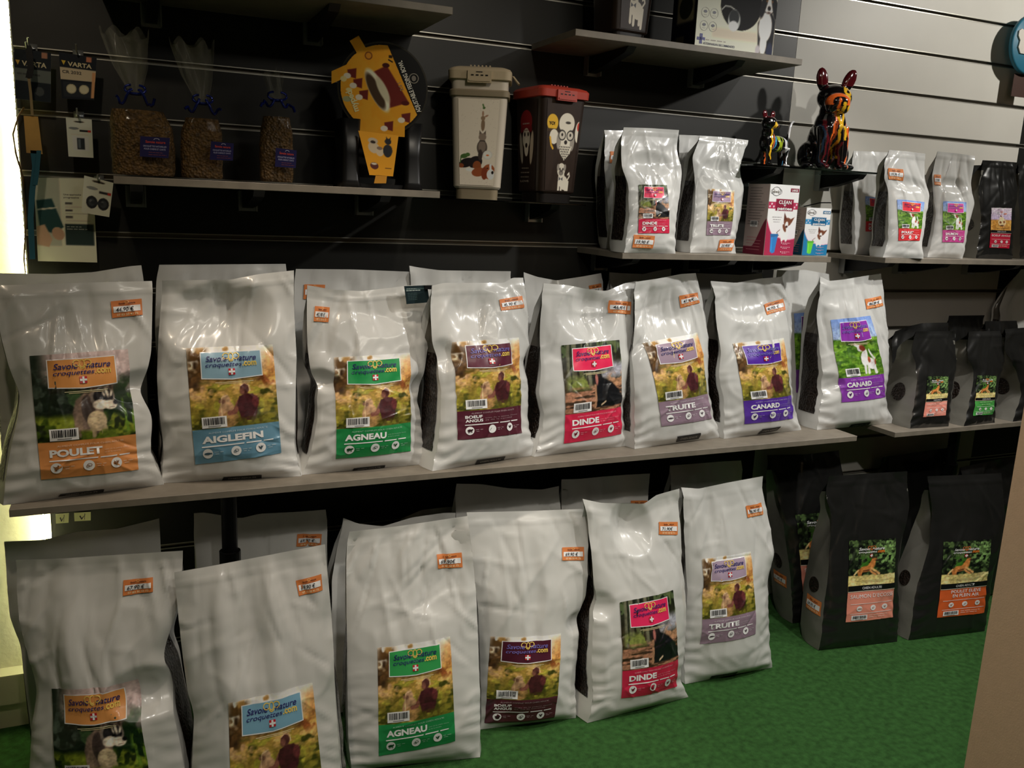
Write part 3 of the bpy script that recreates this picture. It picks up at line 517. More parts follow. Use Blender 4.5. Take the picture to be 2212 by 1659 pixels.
white_label(b, [(1607, 916), (1712, 903), (1692, 730), (1582, 742)], 'CANARD', VIO, (72, 34, 140), 'field', 'bird', 88); b.price([(1656, 680), (1696, 669), (1690, 645), (1649, 658)], '46,90 €'); b.foot([(1635, 938), (1677, 930), (1686, 921), (1646, 927)])
b = wbag('white kibble bag with purple CANARD label showing a spotted dog on a lawn', z=ZS, bl=(1765, 929), br=(1930, 914), left=[(1769, 878), (1776, 846), (1775, 799), (1771, 719), (1765, 679), (1768, 626), (1772, 597)], right=[(1915, 870), (1913, 846), (1919, 812), (1922, 785), (1913, 671), (1909, 626), (1903, 592)], top=[(1772, 597), (1792, 607), (1822, 604), (1862, 597), (1903, 591)], seed=18, dents=((.2, .9, .18, .1, .012), (.08, .3, .14, .08, .02)), bulge=.034, tilt=8, depth=.115)
white_label(b, [(1817, 869), (1911, 857), (1879, 682), (1794, 691)], 'CANARD', PUR, (122, 44, 146), 'lawn', 'bird', 88, sub='ALIMENT COMPLET POUR CHIEN DE PETITE RACE'); b.price([(1871, 668), (1907, 660), (1902, 639), (1867, 646)], '46,90 €'); b.foot([(1833, 925), (1875, 918), (1880, 912), (1838, 917)])
# second row
GB = 'white kibble bags standing behind the front row on the long shelf'
LB = 'white kibble bag standing behind the %s bag on the long shelf'
def back(nm, y0, left, right, top, z=ZS, seed=30, group=GB, label=None, **k):
    k.setdefault('nu', 36); k.setdefault('nv', 40); k.setdefault('depth', .085); k.setdefault('tilt', 3); k.setdefault('bulge', .014)
    return wbag(label or LB % nm, group, z=z, y0=y0, left=left, right=right, top=top, seed=seed, **k)
back('orange POULET', -.135, [(-14, 690), (-12, 595)], [(312, 700), (311, 607), (305, 575)], [(-12, 590), (120, 592), (200, 588), (280, 575), (305, 573)], seed=31)
back('pale blue AIGLEFIN', -.135, [(336, 700), (338, 600), (345, 574)], [(620, 700), (620, 600), (617, 572)], [(343, 572), (480, 571), (617, 570)], seed=32)
b = back('green AGNEAU', -.135, [(634, 720), (636, 600), (640, 582)], [(890, 700), (888, 600), (885, 588)], [(638, 581), (760, 582), (886, 587)], seed=33); b.price([(655, 646), (700, 646), (702, 615), (657, 614)], '45,90 €')
back('burgundy BOEUF ANGUS', -.135, [(892, 680), (886, 600), (884, 575)], [(1105, 680), (1106, 610), (1103, 588)], [(884, 574), (905, 578), (950, 584), (1103, 586)], seed=34)
b = back('red DINDE', -.135, [(1140, 760), (1137, 650), (1131, 590)], [(1308, 690), (1303, 625), (1298, 592)], [(1132, 588), (1160, 598), (1200, 606), (1260, 597), (1298, 590)], seed=35); b.price([(1276, 640), (1303, 636), (1298, 612), (1271, 617)], '46,90 €')
back('mauve TRUITE', -.125, [(1320, 680), (1316, 590)], [(1452, 680), (1450, 600), (1450, 582)], [(1316, 588), (1340, 590), (1390, 592), (1420, 585), (1450, 580)], seed=36)
back('x', -.135, [(1510, 680), (1505, 595)], [(1650, 680), (1648, 595), (1645, 590)], [(1505, 590), (1600, 594), (1645, 590)], seed=37, label='white kibble bag standing behind the violet CANARD bag with the man')
b = back('x', -.135, [(1690, 900), (1686, 800), (1683, 700), (1678, 590)], [(1800, 900), (1795, 700), (1790, 600)], [(1678, 583), (1700, 584), (1740, 583), (1790, 592)], seed=38, label='white kibble bag with half hidden purple label between the two CANARD bags')
white_label(b, [(1719, 848), (1803, 838), (1797, 668), (1714, 677)], 'CANARD', (84, 38, 108), (100, 40, 124), 'lawn', 'bird', 60)

# ------------------------------------------------------------------ big bags on the floor
GC = 'big white kibble bags standing on the green carpet'
def fbag(label, **k):
    k.setdefault('tilt', 11); k.setdefault('depth', .15); k.setdefault('bulge', .045); k.setdefault('win', 'strip'); return wbag(label, GC, z=.001, **k)
b = fbag('white kibble bag with orange POULET husky label and price 67,90 on the carpet', bl=(60, 1800), br=(420, 1772), left=[(65, 1659), (69, 1566), (81, 1486), (72, 1457), (42, 1349), (33, 1277), (34, 1212)], right=[(394, 1638), (372, 1511), (366, 1450), (352, 1417), (361, 1381), (379, 1331), (390, 1262), (395, 1192)], top=[(34, 1210), (110, 1208), (280, 1197), (395, 1190)], seed=21, dents=((.85, .5, .32, .1, .04), (.3, .75, .14, .3, -.016)), front=M_WHITE)
white_label(b, [(132, 1752), (334, 1732), (299, 1466), (112, 1487)], 'POULET', OR, (196, 134, 74), 'husky', 'bird', 100); b.price([(266, 1287), (331, 1278), (331, 1246), (267, 1253)], '67,90 €')
b = fbag('white kibble bag with pale blue AIGLEFIN label and price 69,90 on the carpet', bl=(418, 1790), br=(745, 1752), left=[(415, 1659), (419, 1540), (404, 1493), (383, 1313), (376, 1240)], right=[(735, 1659), (724, 1500), (720, 1385), (711, 1277), (702, 1180)], top=[(376, 1237), (460, 1222), (560, 1203), (702, 1176)], seed=22, dents=((.28, .7, .09, .3, -.014), (.62, .72, .1, .3, -.014), (.45, .74, .08, .28, .01)))
white_label(b, [(505, 1778), (702, 1734), (675, 1474), (493, 1518)], 'AIGLEFIN', BLU, (110, 152, 176), 'field', 'fish', 100); b.price([(646, 1287), (697, 1274), (694, 1239), (639, 1254)], '69,90 €')
b = fbag('white kibble bag with green AGNEAU label and price 69,90 on the carpet', bl=(760, 1664), br=(1037, 1636), left=[(752, 1596), (750, 1437), (748, 1238), (750, 1167), (756, 1151)], right=[(1036, 1477), (1028, 1278), (1018, 1179), (1009, 1115)], top=[(756, 1149), (859, 1137), (1006, 1115)], seed=23, dents=((.66, .72, .28, .14, .014),), front=M_DULL, ncr=30)
white_label(b, [(818, 1632), (983, 1600), (972, 1374), (815, 1399)], 'AGNEAU', GRN, (48, 140, 74), 'field', 'sheep', 96); b.price([(946, 1228), (999, 1225), (997, 1193), (943, 1197)], '69,90€')
b = fbag('white kibble bag with burgundy BOEUF ANGUS label and price 69,90 on the carpet', bl=(1038, 1576), br=(1244, 1551), left=[(1038, 1450), (1036, 1397), (1032, 1318), (1018, 1199), (1008, 1111)], right=[(1242, 1469), (1252, 1366), (1248, 1330), (1266, 1286), (1270, 1179), (1274, 1101)], top=[(1008, 1107), (1140, 1104), (1272, 1099)], seed=24, dents=((.5, .6, .1, .3, .012), (.95, .46, .12, .06, .02)), front=M_DULL)
white_label(b, [(1046, 1561), (1195, 1550), (1211, 1368), (1059, 1374)], 'BOEUF', (60, 20, 30), (64, 20, 36), 'field', 'cow', 92, two=('BOEUF', 'ANGUS')); b.price([(1214, 1210), (1261, 1210), (1261, 1181), (1214, 1182)], '69,90 €')
b = fbag('white kibble bag with red DINDE label and price 71,90 on the carpet', bl=(1269, 1562), br=(1487, 1506), left=[(1279, 1500), (1275, 1442), (1279, 1327), (1291, 1296), (1281, 1269), (1273, 1172), (1269, 1114), (1258, 1080)], right=[(1466, 1466), (1478, 1423), (1484, 1307), (1476, 1192), (1468, 1060)], top=[(1258, 1078), (1296, 1087), (1354, 1089), (1389, 1089), (1416, 1070), (1466, 1056)], seed=25, dents=((.45, .88, .24, .14, .05), (.05, .52, .12, .07, .015)), front=M_DULL)
white_label(b, [(1341, 1508), (1462, 1481), (1453, 1274), (1338, 1301)], 'DINDE', (166, 24, 54), (204, 38, 84), 'forest', 'bird', 88, sub='ALIMENT COMPLET POUR CHIEN ADULTE DE GRANDE RACE'); b.price([(1422, 1154), (1463, 1155), (1463, 1127), (1422, 1127)], '71,90€')
b = fbag('white kibble bag with mauve TRUITE label and price 76,90 on the carpet', bl=(1480, 1478), br=(1668, 1442), left=[(1478, 1385), (1484, 1269), (1476, 1160), (1472, 1060)], right=[(1659, 1385), (1661, 1346), (1659, 1253), (1671, 1192), (1663, 1134), (1651, 1056), (1648, 1031)], top=[(1471, 1053), (1509, 1056), (1570, 1043), (1646, 1029)], seed=26, dents=((.3, .84, .08, .2, .01), (.95, .6, .1, .06, -.008)), front=M_DULL)
white_label(b, [(1512, 1391), (1631, 1369), (1621, 1191), (1516, 1207)], 'TRUITE', MAU, (150, 132, 150), 'field', 'fish', 84, sub='ALIMENT COMPLET POUR CHIEN AGE'); b.price([(1614, 1118), (1648, 1110), (1643, 1085), (1610, 1093)], '76,90 €'); b.foot([(1532, 1466), (1588, 1456), (1592, 1450), (1536, 1460)], 'CHIEN SENIOR')
GD = 'white kibble bags pushed back under the long shelf'
LD = 'white kibble bag under the long shelf, behind the %s bag on the carpet'
def fback(nm, *a, **k):
    k.setdefault('depth', .1); k.setdefault('label', LD % nm); return back(nm, *a, z=.001, group=GD, front=M_DULL, **k)
fback('orange POULET', -.27, [(70, 1600), (45, 1400), (20, 1330), (10, 1190)], [(350, 1400), (348, 1200), (344, 1122)], [(8, 1170), (90, 1167), (170, 1148), (250, 1143), (320, 1126), (343, 1120)], seed=41)
b = fback('pale blue AIGLEFIN', -.2, [(424, 1220), (420, 1160), (419, 1110)], [(706, 1180), (707, 1120), (703, 1103)], [(419, 1109), (440, 1107), (470, 1112), (520, 1120), (560, 1110), (640, 1106), (703, 1101)], seed=42); b.price([(640, 1180), (693, 1180), (695, 1153), (642, 1153)], '69,90 €')
fback('green AGNEAU', -.25, [(716, 1400), (716, 1250), (732, 1170), (742, 1125)], [(985, 1250), (985, 1140), (984, 1112)], [(742, 1119), (775, 1131), (830, 1137), (890, 1118), (960, 1108), (984, 1108)], seed=43)
fback('x', -.12, [(868, 1160), (866, 1124)], [(984, 1150), (982, 1100)], [(866, 1121), (910, 1102), (960, 1096), (981, 1095)], seed=44, label='white kibble bag deepest under the long shelf, showing only its slanted top')
fback('burgundy BOEUF ANGUS', -.22, [(985, 1110), (984, 1060), (987, 1048)], [(1211, 1100), (1209, 1060), (1207, 1052)], [(986, 1045), (1040, 1046), (1100, 1055), (1170, 1058), (1207, 1050)], seed=45)
b = fback('red DINDE', -.2, [(1215, 1090), (1213, 1040)], [(1401, 1090), (1404, 1040), (1404, 1024)], [(1211, 1036), (1250, 1035), (1300, 1030), (1350, 1026), (1404, 1023)], seed=46); b.price([(1361, 1104), (1397, 1104), (1398, 1081), (1362, 1081)], '71,90 €')
fback('mauve TRUITE', -.2, [(1449, 1060), (1447, 1010)], [(1601, 1040), (1602, 1000), (1600, 996)], [(1445, 1006), (1500, 1002), (1560, 997), (1600, 995)], seed=47)

# ------------------------------------------------------------------ black bags
GE, GF = 'black kibble bags on the green carpet', 'small black kibble bags on the grey shelf'
def kbag(label, group, cat='pet food bag', **k):
    k.setdefault('win', 'round'); k.setdefault('gus', M_SILVER); k.setdefault('front', M_BLACK); return wbag(label, group, name='black_kibble_bag', box_=True, **k)
b = kbag('black kibble bag with salmon pink SAUMON D\'ECOSSE label on the carpet', GE, z=.001, bl=(1768, 1405), br=(1938, 1386), left=[(1786, 1243), (1797, 1113), (1784, 1074), (1791, 1029)], right=[(1942, 1308), (1938, 1222), (1953, 1148), (1966, 1092), (1960, 1018)], top=[(1791, 1029), (1875, 1023), (1961, 1018)], seed=51, depth=.125, bulge=.02, tilt=10, ncr=12, amp=.8)
black_label(b, [(1826, 1344), (1928, 1333), (1934, 1162), (1834, 1168)], ("SAUMON D'ECOSSE",), (196, 124, 106), kind='fish', nx=76)
def gsticker(b, j0, j1, v0, v1, t):
    f = lambda q, off: b.G(0, j0+(j1-j0)*(1-q[:, 0]), v0+(v1-v0)*q[:, 1]/.64, np.asarray(off)+.001)
    x, y = np.meshgrid(np.linspace(0, 1, 9), np.linspace(0, .64, 7)); q = np.stack([x.ravel(), y.ravel()], 1); s = obj('price_sticker', f(q, np.full(len(q), .001)), grid_faces(9, 7), M_STICK, b.o, True); print_price(t).build('handwriting', f, s, M_INK, .002)
gsticker(b, .08, .72, .19, .27, '64,90 €')
b = kbag("black kibble bag with orange POULET ELEVE EN PLEIN AIR label on the carpet", GE, z=.001, bl=(1962, 1383), br=(2127, 1363), left=[(1977, 1287), (2008, 1178), (2016, 1105), (2003, 1029)], right=[(2135, 1308), (2150, 1222), (2172, 1113), (2163, 1022)], top=[(2002, 1029), (2080, 1026), (2163, 1022)], seed=52, depth=.125, bulge=.02, tilt=10, ncr=12, amp=.8)
black_label(b, [(2023, 1334), (2125, 1323), (2140, 1165), (2038, 1170)], ('POULET ELEVE', 'EN PLEIN AIR'), (190, 84, 40), nx=76)
b = kbag('black kibble bag half hidden behind the SAUMON D\'ECOSSE bag, sticker on its side', GE, z=.001, bl=(1712, 1347), br=(1870, 1328), left=[(1706, 1240), (1692, 1130), (1672, 1040), (1657, 985)], right=[(1850, 1200), (1825, 1050), (1812, 975)], top=[(1657, 983), (1740, 982), (1812, 973)], seed=53, depth=.13, bulge=.02, tilt=9, ncr=10)
black_label(b, [(1735, 1285), (1835, 1272), (1828, 1100), (1717, 1112)], ("SAUMON D'ECOSSE",), (196, 124, 106), kind='fish', nx=60); gsticker(b, .15, .75, .2, .27, '71,90 €')
kbag('plain black kibble bag in the shade behind the POULET ELEVE EN PLEIN AIR bag', GE, z=.001, y0=-.13, left=[(1908, 1100), (1906, 990)], right=[(2062, 1100), (2060, 966)], top=[(1906, 988), (1960, 980), (2060, 966)], seed=54, depth=.09, tilt=3, nu=30, nv=36)
kbag('crumpled glossy black kibble bag beside the beige pillar', GE, z=.001, y0=-.31, left=[(2075, 1150), (2074, 1012)], right=[(2240, 1150), (2235, 978)], top=[(2075, 1010), (2130, 998), (2235, 977)], seed=55, depth=.12, tilt=4, nu=40, nv=50, amp=1.8)
SZ = ZS
b = kbag('small black kibble bag with salmon pink label on the shelf', GF, z=SZ, bl=(1966, 926), br=(2049, 921), left=[(1981, 825), (1981, 785), (1971, 762), (1979, 716)], right=[(2056, 852), (2067, 793), (2064, 716)], top=[(1979, 716), (2064, 715)], seed=61, depth=.15, bulge=.014, tilt=10, ncr=14, nu=40, nv=60)
black_label(b, [(1993, 901), (2042, 897), (2048, 812), (2004, 813)], ("SAUMON D'ECOSSE",), (200, 126, 112), kind='fish', nx=44, col=(226, 180, 170))
b = kbag('small black kibble bag with green label on the shelf', GF, z=SZ, bl=(2082, 921), br=(2149, 913), left=[(2101, 825), (2103, 799), (2088, 772), (2093, 716)], right=[(2157, 825), (2168, 777), (2160, 716)], top=[(2093, 716), (2160, 715)], seed=62, depth=.15, bulge=.014, tilt=10, ncr=14, nu=40, nv=60)
black_label(b, [(2101, 898), (2143, 895), (2152, 811), (2111, 811)], ('', ''), (62, 134, 62), kind='sheep', nx=44, col=(112, 168, 104))
kbag('small black kibble bag with silver side, cut off by the beige pillar', GF, z=SZ, bl=(2188, 911), br=(2262, 903), left=[(2208, 852), (2196, 799), (2167, 754), (2171, 711)], right=[(2275, 800), (2265, 705)], top=[(2171, 711), (2265, 704)], seed=63, depth=.15, bulge=.014, tilt=10, nu=40, nv=60)
kbag('small black kibble bag behind the one with salmon pink label', GF, z=SZ, y0=-.2, left=[(1931, 820), (1928, 740), (1935, 714)], right=[(2050, 800), (2048, 700)], top=[(1930, 716), (1960, 705), (1990, 698), (2048, 697)], seed=64, depth=.1, tilt=3, nu=30, nv=36)
kbag('tallest small black kibble bag, its flat top above the others on the shelf', GF, z=SZ, y0=-.09, left=[(2052, 760), (2050, 684)], right=[(2120, 760), (2127, 683)], top=[(2050, 682), (2127, 681)], seed=65, depth=.07, tilt=3, nu=30, nv=36)
kbag('small black kibble bag behind the one with green label', GF, z=SZ, y0=-.17, left=[(2130, 760), (2128, 695)], right=[(2195, 760), (2196, 694)], top=[(2128, 694), (2196, 693)], seed=66, depth=.09, tilt=3, nu=30, nv=36)
back('x', -.1, [(2163, 690), (2159, 668), (2172, 640), (2190, 605), (2206, 586)], [(2300, 690), (2300, 584)], [(2206, 582), (2300, 575)], seed=67, depth=.06, group='white bag at the end of the grey shelf', label='large crumpled white bag against the wall behind the small black bags')

# ------------------------------------------------------------------ small zip bags
GH = 'small white zip bags on the wall shelves'
Z3 = 1.3855
b = wbag('small white zip bag with red DINDE label and price 19,90 at its foot', GH, name='zip_bag', z=Z3, bl=(1348, 546), br=(1459, 548), left=[(1359, 470), (1357, 398), (1344, 362), (1343, 307), (1348, 278)], right=[(1457, 506), (1464, 434), (1472, 372), (1463, 325), (1467, 282)], top=[(1348, 275), (1408, 277), (1467, 281)], seed=71, depth=.095, bulge=.016, tilt=7, ncr=16, dents=((.5, .72, .4, .1, .014),), nu=48, nv=72)
white_label(b, [(1378, 504), (1445, 504), (1440, 400), (1379, 399)], 'DINDE', (176, 26, 58), (200, 34, 76), 'forest', 'bird', 60); b.price([(1365, 535), (1409, 537), (1414, 510), (1368, 507)], '19,90 €')
b = wbag('small white zip bag with mauve TRUITE label on the shelf', GH, name='zip_bag', z=Z3, bl=(1491, 546), br=(1590, 548), left=[(1500, 470), (1504, 398), (1496, 340), (1511, 300)], right=[(1586, 524), (1598, 470), (1607, 408), (1597, 369), (1608, 325), (1617, 305)], top=[(1512, 293), (1562, 296), (1617, 303)], seed=72, depth=.095, bulge=.018, tilt=7, ncr=20, dents=((.5, .72, .4, .1, .016),), nu=48, nv=72)
white_label(b, [(1525, 508), (1578, 508), (1586, 411), (1529, 408)], 'TRUITE', (118, 98, 112), (136, 112, 136), 'field', 'fish', 56); b.price([(1548, 542), (1580, 542), (1586, 517), (1554, 518)], '20,90€')
b = back('x', -.11, [(1318, 535), (1312, 430), (1303, 360), (1305, 283)], [(1430, 530), (1425, 400), (1420, 283)], [(1305, 281), (1420, 284)], z=Z3, seed=73, depth=.08, group=GH, label='small white zip bag behind the red DINDE zip bag', name='zip_bag'); b.price([(1316, 352), (1345, 353), (1347, 329), (1317, 327)], '19,90 €')
back('x', -.11, [(1475, 480), (1469, 400), (1467, 300)], [(1575, 480), (1572, 400), (1575, 300)], [(1467, 291), (1515, 293), (1575, 300)], z=Z3, seed=74, depth=.08, group=GH, label='small white zip bag behind the mauve TRUITE zip bag', name='zip_bag')
b = wbag('small white zip bag with red POULET label and price 19,90 near its top', GH, name='zip_bag', z=Z3, bl=(1907, 556), br=(1995, 559), left=[(1918, 520), (1921, 413), (1912, 382), (1911, 351), (1921, 327)], right=[(1991, 533), (2002, 470), (2011, 420), (1999, 388), (1999, 335)], top=[(1921, 324), (1960, 327), (1999, 332)], seed=75, depth=.1, bulge=.016, tilt=7, ncr=14, nu=44, nv=66, dents=((.5, .7, .4, .08, .012),))
white_label(b, [(1940, 520), (1986, 520), (1996, 437), (1937, 431)], 'POULET', (180, 36, 40), (200, 40, 54), 'lawn', 'bird', 52); b.price([(1919, 387), (1950, 391), (1950, 366), (1918, 363)], '19,90 €')
b = wbag('small white zip bag with magenta SAUMON label on the shelf', GH, name='zip_bag', z=Z3, bl=(2003, 556), br=(2079, 559), left=[(2016, 508), (2023, 460), (2017, 413), (2015, 382), (2025, 330)], right=[(2090, 492), (2105, 439), (2097, 398), (2106, 340)], top=[(2027, 327), (2065, 331), (2106, 337)], seed=76, depth=.1, bulge=.016, tilt=7, ncr=14, nu=44, nv=66, dents=((.5, .7, .4, .08, .012),))
white_label(b, [(2035, 523), (2081, 524), (2087, 437), (2037, 435)], 'SAUMON', (168, 54, 120), (186, 52, 136), 'lawn', 'fish', 52); b.price([(2018, 399), (2032, 401), (2032, 378), (2017, 377)], '19,90€')
b = back('x', -.11, [(1846, 540), (1846, 420), (1838, 370), (1844, 327)], [(1935, 540), (1930, 400), (1922, 335)], [(1844, 326), (1920, 329)], z=Z3, seed=77, depth=.08, group=GH, label='small white zip bag behind the red POULET zip bag', name='zip_bag')
white_label(b, [(1869, 500), (1915, 500), (1915, 430), (1869, 424)], 'POULET', (180, 36, 40), (200, 40, 54), 'lawn', 'bird', 40)
b = kbag('small black zip bag with red BOEUF ANGUS label on the shelf', 'small black zip bags on the wall shelf', z=Z3, bl=(2108, 558), br=(2186, 560), left=[(2120, 476), (2117, 398), (2123, 348)], right=[(2187, 508), (2198, 413), (2197, 352)], top=[(2123, 346), (2160, 348), (2197, 351)], seed=78, depth=.1, bulge=.012, tilt=7, ncr=14, nu=44, nv=66)
black_label(b, [(2136, 535), (2179, 537), (2185, 450), (2141, 449)], ('BOEUF ANGUS',), (164, 26, 50), art=art_dune, kind='cow', nx=52)
kbag('small black zip bag behind the magenta SAUMON zip bag', 'small black zip bags on the wall shelf', z=Z3, y0=-.085, left=[(2100, 480), (2098, 370), (2104, 358)], right=[(2152, 480), (2152, 356)], top=[(2103, 357), (2152, 356)], seed=79, depth=.06, tilt=3, nu=30, nv=36)
kbag('small black zip bag next to the red BOEUF ANGUS zip bag', 'small black zip bags on the wall shelf', z=Z3, bl=(2203, 559), br=(2282, 561), left=[(2204, 480), (2201, 400), (2199, 354)], right=[(2285, 480), (2280, 357)], top=[(2199, 353), (2280, 356)], seed=80, depth=.12, bulge=.012, tilt=6, nu=40, nv=50)
#NEXT
# ------------------------------------------------------------------ flat and boxed goods
M_WHITECARD = mat('white_card', (222, 218, 206), .6)
def fbil(C, H):
    C = [np.asarray(c, float) for c in C]; n = np.cross(C[1]-C[0], C[3]-C[0]); n = n/np.linalg.norm(n)
    def f(q, off):
        a, c = q[:, :1], q[:, 1:]/H; off = np.asarray(off)*np.ones(len(q)); return C[0]*(1-a)*(1-c)+C[1]*a*(1-c)+C[2]*a*c+C[3]*(1-a)*c+np.outer(off, n)
    return f, n
def panel(name, f, H, paint, parent, nx=60, off=.0006, m=None):
    ny = max(3, int(nx*H)); x, y = np.meshgrid(np.linspace(0, 1, nx), np.linspace(0, H, ny)); q = np.stack([x.ravel(), y.ravel()], 1); a = Art(x, y); paint(a)
    return obj(name, f(q, off), grid_faces(nx, ny), m or M_CARD, parent, False, a.c)
def card(name, label, cat, px, y, H, paint, prn=None, group=None, nx=50, th=.0012, tilt=0., m=None):
    """hanging or lying printed card: four pixel corners on a plane at depth y"""
    C = [hit(p, 1, y) for p in px]; f, n = fbil(C, H); t = thing(name, label, cat, sum(C)/4, group)
    V = [c for c in C]+[c-n*th for c in C]; obj('board', V, [(0, 1, 2, 3), (7, 6, 5, 4), (0, 4, 5, 1), (1, 5, 6, 2), (2, 6, 7, 3), (3, 7, 4, 0)], M_WHITECARD, t)
    pc = panel('printed_face', f, H, paint, t, nx, m=m)
    if prn: prn.build('lettering', f, pc, M_INK, .0011, .0003)
    return t, f
def hookrod(t, x, z, y=-.1, r=.0022): obj('hook', *merge([tube([(x, -.002, z), (x, y, z), (x, y-.008, z+.012)], r, 6), box(x-.012, x+.012, -.004, -.0012, z-.012, z+.012)]), M_CHROME, t, True)
def a_varta(a):
    a.mix(np.ones(a.x.size), (26, 30, 38)); a.mix(a.reg(-1, 2, .56, .9, .01), (196, 178, 150)); a.mix(a.reg(.06, .94, .06, .5, .01), (40, 44, 50)); a.mix(a.reg(.9, 1.0, .05, .85, .01), (214, 150, 104))  # orange strip down the right edge is warm light painted in
    for x in (.3, .68): a.ell(x, .3, .15, .14, (188, 176, 142)); a.ell(x, .3, .12, .11, (206, 196, 166))
    a.mix(a.reg(.72, .86, 1.15, 1.3, .01), (190, 120, 90))
p = Print(); p.text('VARTA', .22, .96, .88, .13, (206, 190, 150), 0, .03); p.poly([(.05, 1.1), (.17, 1.1), (.11, .97)], (226, 170, 50), 0); p.text('CR 2032', .06, .74, .6, .09, (60, 54, 48), 0, .02)
GV = 'battery blister cards on the hooks'
t, f = card('battery_card', 'battery blister card with two coin cells showing, on a hook', 'battery pack', [(134, 213), (203, 216), (209, 125), (127, 112)], -.075, 1.32, a_varta, p, GV); hookrod(t, hit((166, 118), 1, -.08)[0], 1.838)
def a_varta2(a):
    a.mix(np.ones(a.x.size), (28, 34, 40)); a.mix(a.reg(-1, 2, .5, .82, .01), (96, 102, 98)); a.ell(.68, .26, .13, .12, (66, 70, 72)); a.mix(a.reg(.74, .9, 1.15, 1.3, .01), (170, 120, 96))
p = Print(); p.text('VARTA', .2, .9, .88, .13, (196, 184, 150), 0, .03); p.poly([(.03, 1.03), (.15, 1.03), (.09, .9)], (206, 160, 60), 0); p.words(.06, .66, .7, .06, (66, 70, 68), 0)
t, f = card('battery_card', 'battery blister card behind the yellow tagged lanyard', 'battery pack', [(34, 213), (110, 222), (110, 114), (30, 104)], -.06, 1.32, a_varta2, p, GV); hookrod(t, hit((64, 112), 1, -.08)[0], 1.842)
def a_usb(a):
    a.mix(np.ones(a.x.size), (228, 216, 192)); a.ell(.5, 1.36, .2, .03, (60, 56, 50)); a.mix(a.reg(.5, .95, .98, 1.06, .01), (44, 44, 46)); a.mix(a.reg(.82, .95, .98, 1.06, .01), (190, 50, 40)); a.ell(.28, 1.1, .2, .05, (120, 124, 126)); a.mix(a.reg(.2, .85, .25, .8, .02), (206, 204, 200)); a.mix(a.reg(.38, .68, .3, .74, .02), (44, 48, 54)); a.mix(a.reg(.42, .52, .35, .7, .02), (96, 104, 112)); a.line([(.15, .88), (.85, .88)], .008, (170, 160, 146))
t, f = card('accessory_card', 'small white card with a tiny black clip, hanging under the batteries', 'hang card', [(148, 338), (202, 341), (198, 258), (142, 253)], -.07, 1.5, a_usb, None, 'white accessory cards on the hooks'); hookrod(t, hit((168, 257), 1, -.08)[0], 1.688)
def a_leaf(a):
    a.mix(np.ones(a.x.size), (214, 204, 182)); a.mix(a.reg(-.1, .42, .28, 1.5, .02), (170, 170, 152)); a.poly([(.02, 1.08), (.28, 1.12), (.46, .62), (.3, .5), (.06, .56)], (38, 66, 66), .02); a.poly([(.0, .62), (.14, .66), (.26, .4), (.2, .26), (.0, .3)], (186, 150, 124), .02); a.ell(.36, .5, .1, .12, (178, 140, 116), 30); a.line([(.04, .92), (.36, .96)], .014, (186, 180, 160)); a.mix(a.reg(.48, .97, .3, .68, .01), (42, 56, 54))
    for y in (1.02, .9, .78): a.mix(a.reg(.5, .62, y, y+.035, .006), (70, 68, 64)); a.mix(a.reg(.5, .92, y-.05, y-.035, .006)*.5, (130, 126, 116))
p = Print(); p.text('Une approche', .48, 1.18, .78, .03, (90, 84, 76), 0, .01); p.text('progressive', .48, 1.13, .74, .03, (90, 84, 76), 0, .01); p.words(.51, .62, .76, .018, (150, 152, 144), 0); p.words(.51, .58, .86, .018, (150, 152, 144), 0)
card('leaflet', 'white leaflet with a hand holding a smartphone, pinned to the slats', 'leaflet', [(82, 564), (210, 567), (201, 386), (73, 383)], -.03, 1.48, a_leaf, p, None, 64)
def a_knob(a):
    a.mix(np.ones(a.x.size), (224, 212, 190)); a.ell(.5, 1.05, .22, .04, (64, 58, 52)); a.ell(.3, .82, .2, .05, (130, 132, 130)); a.mix(a.reg(.55, .97, .7, .78, .01), (46, 46, 48)); a.mix(a.reg(.85, .97, .7, .78, .01), (186, 50, 40))
    for x in (.33, .74): a.ell(x, .38, .2, .2, (40, 42, 46)); a.ell(x, .38, .12, .12, (62, 64, 68)); a.ell(x-.04, .42, .05, .04, (96, 98, 100))
    a.line([(.35, .38), (.7, .38)], .05, (50, 52, 56))
t, f = card('accessory_card', 'white card with two round black knobs over the leaflet', 'hang card', [(176, 459), (236, 469), (245, 395), (182, 379)], -.09, 1.15, a_knob, None, 'white accessory cards on the hooks'); hookrod(t, hit((212, 388), 1, -.09)[0], hit((212, 388), 1, -.09)[2])
# lanyard with a yellow tag, wire
lx = lambda u, v, y=-.1: hit((u, v), 1, y)
t = thing('lanyard', 'black and blue lanyard with a yellow paper tag, hanging from a hook', 'lanyard', lx(64, 100)); hookrod(t, lx(58, 104)[0], lx(58, 104)[2], -.11)
def ribbon(path, wd, y, th=.0012):
    P = [lx(u, v, y) for u, v in path]; V, Fc = [], []
    for q in P: V += [(q[0]-wd/2, q[1], q[2]), (q[0]+wd/2, q[1], q[2]), (q[0]+wd/2, q[1]+th, q[2]), (q[0]-wd/2, q[1]+th, q[2])]
    for i in range(len(P)-1):
        for k in range(4): j = (k+1) % 4; Fc.append((i*4+k, i*4+j, i*4+4+j, i*4+4+k))
    return V, Fc+[(3, 2, 1, 0), tuple(range(len(V)-4, len(V)))]
obj('clip', *ribbon([(60, 98), (64, 120), (66, 150), (62, 168)], .014, -.108, .004), M_STEEL, t); obj('neck_cord', *ribbon([(62, 168), (66, 200), (70, 250)], .006, -.105), mat('tan_webbing', (150, 128, 92), .8), t)
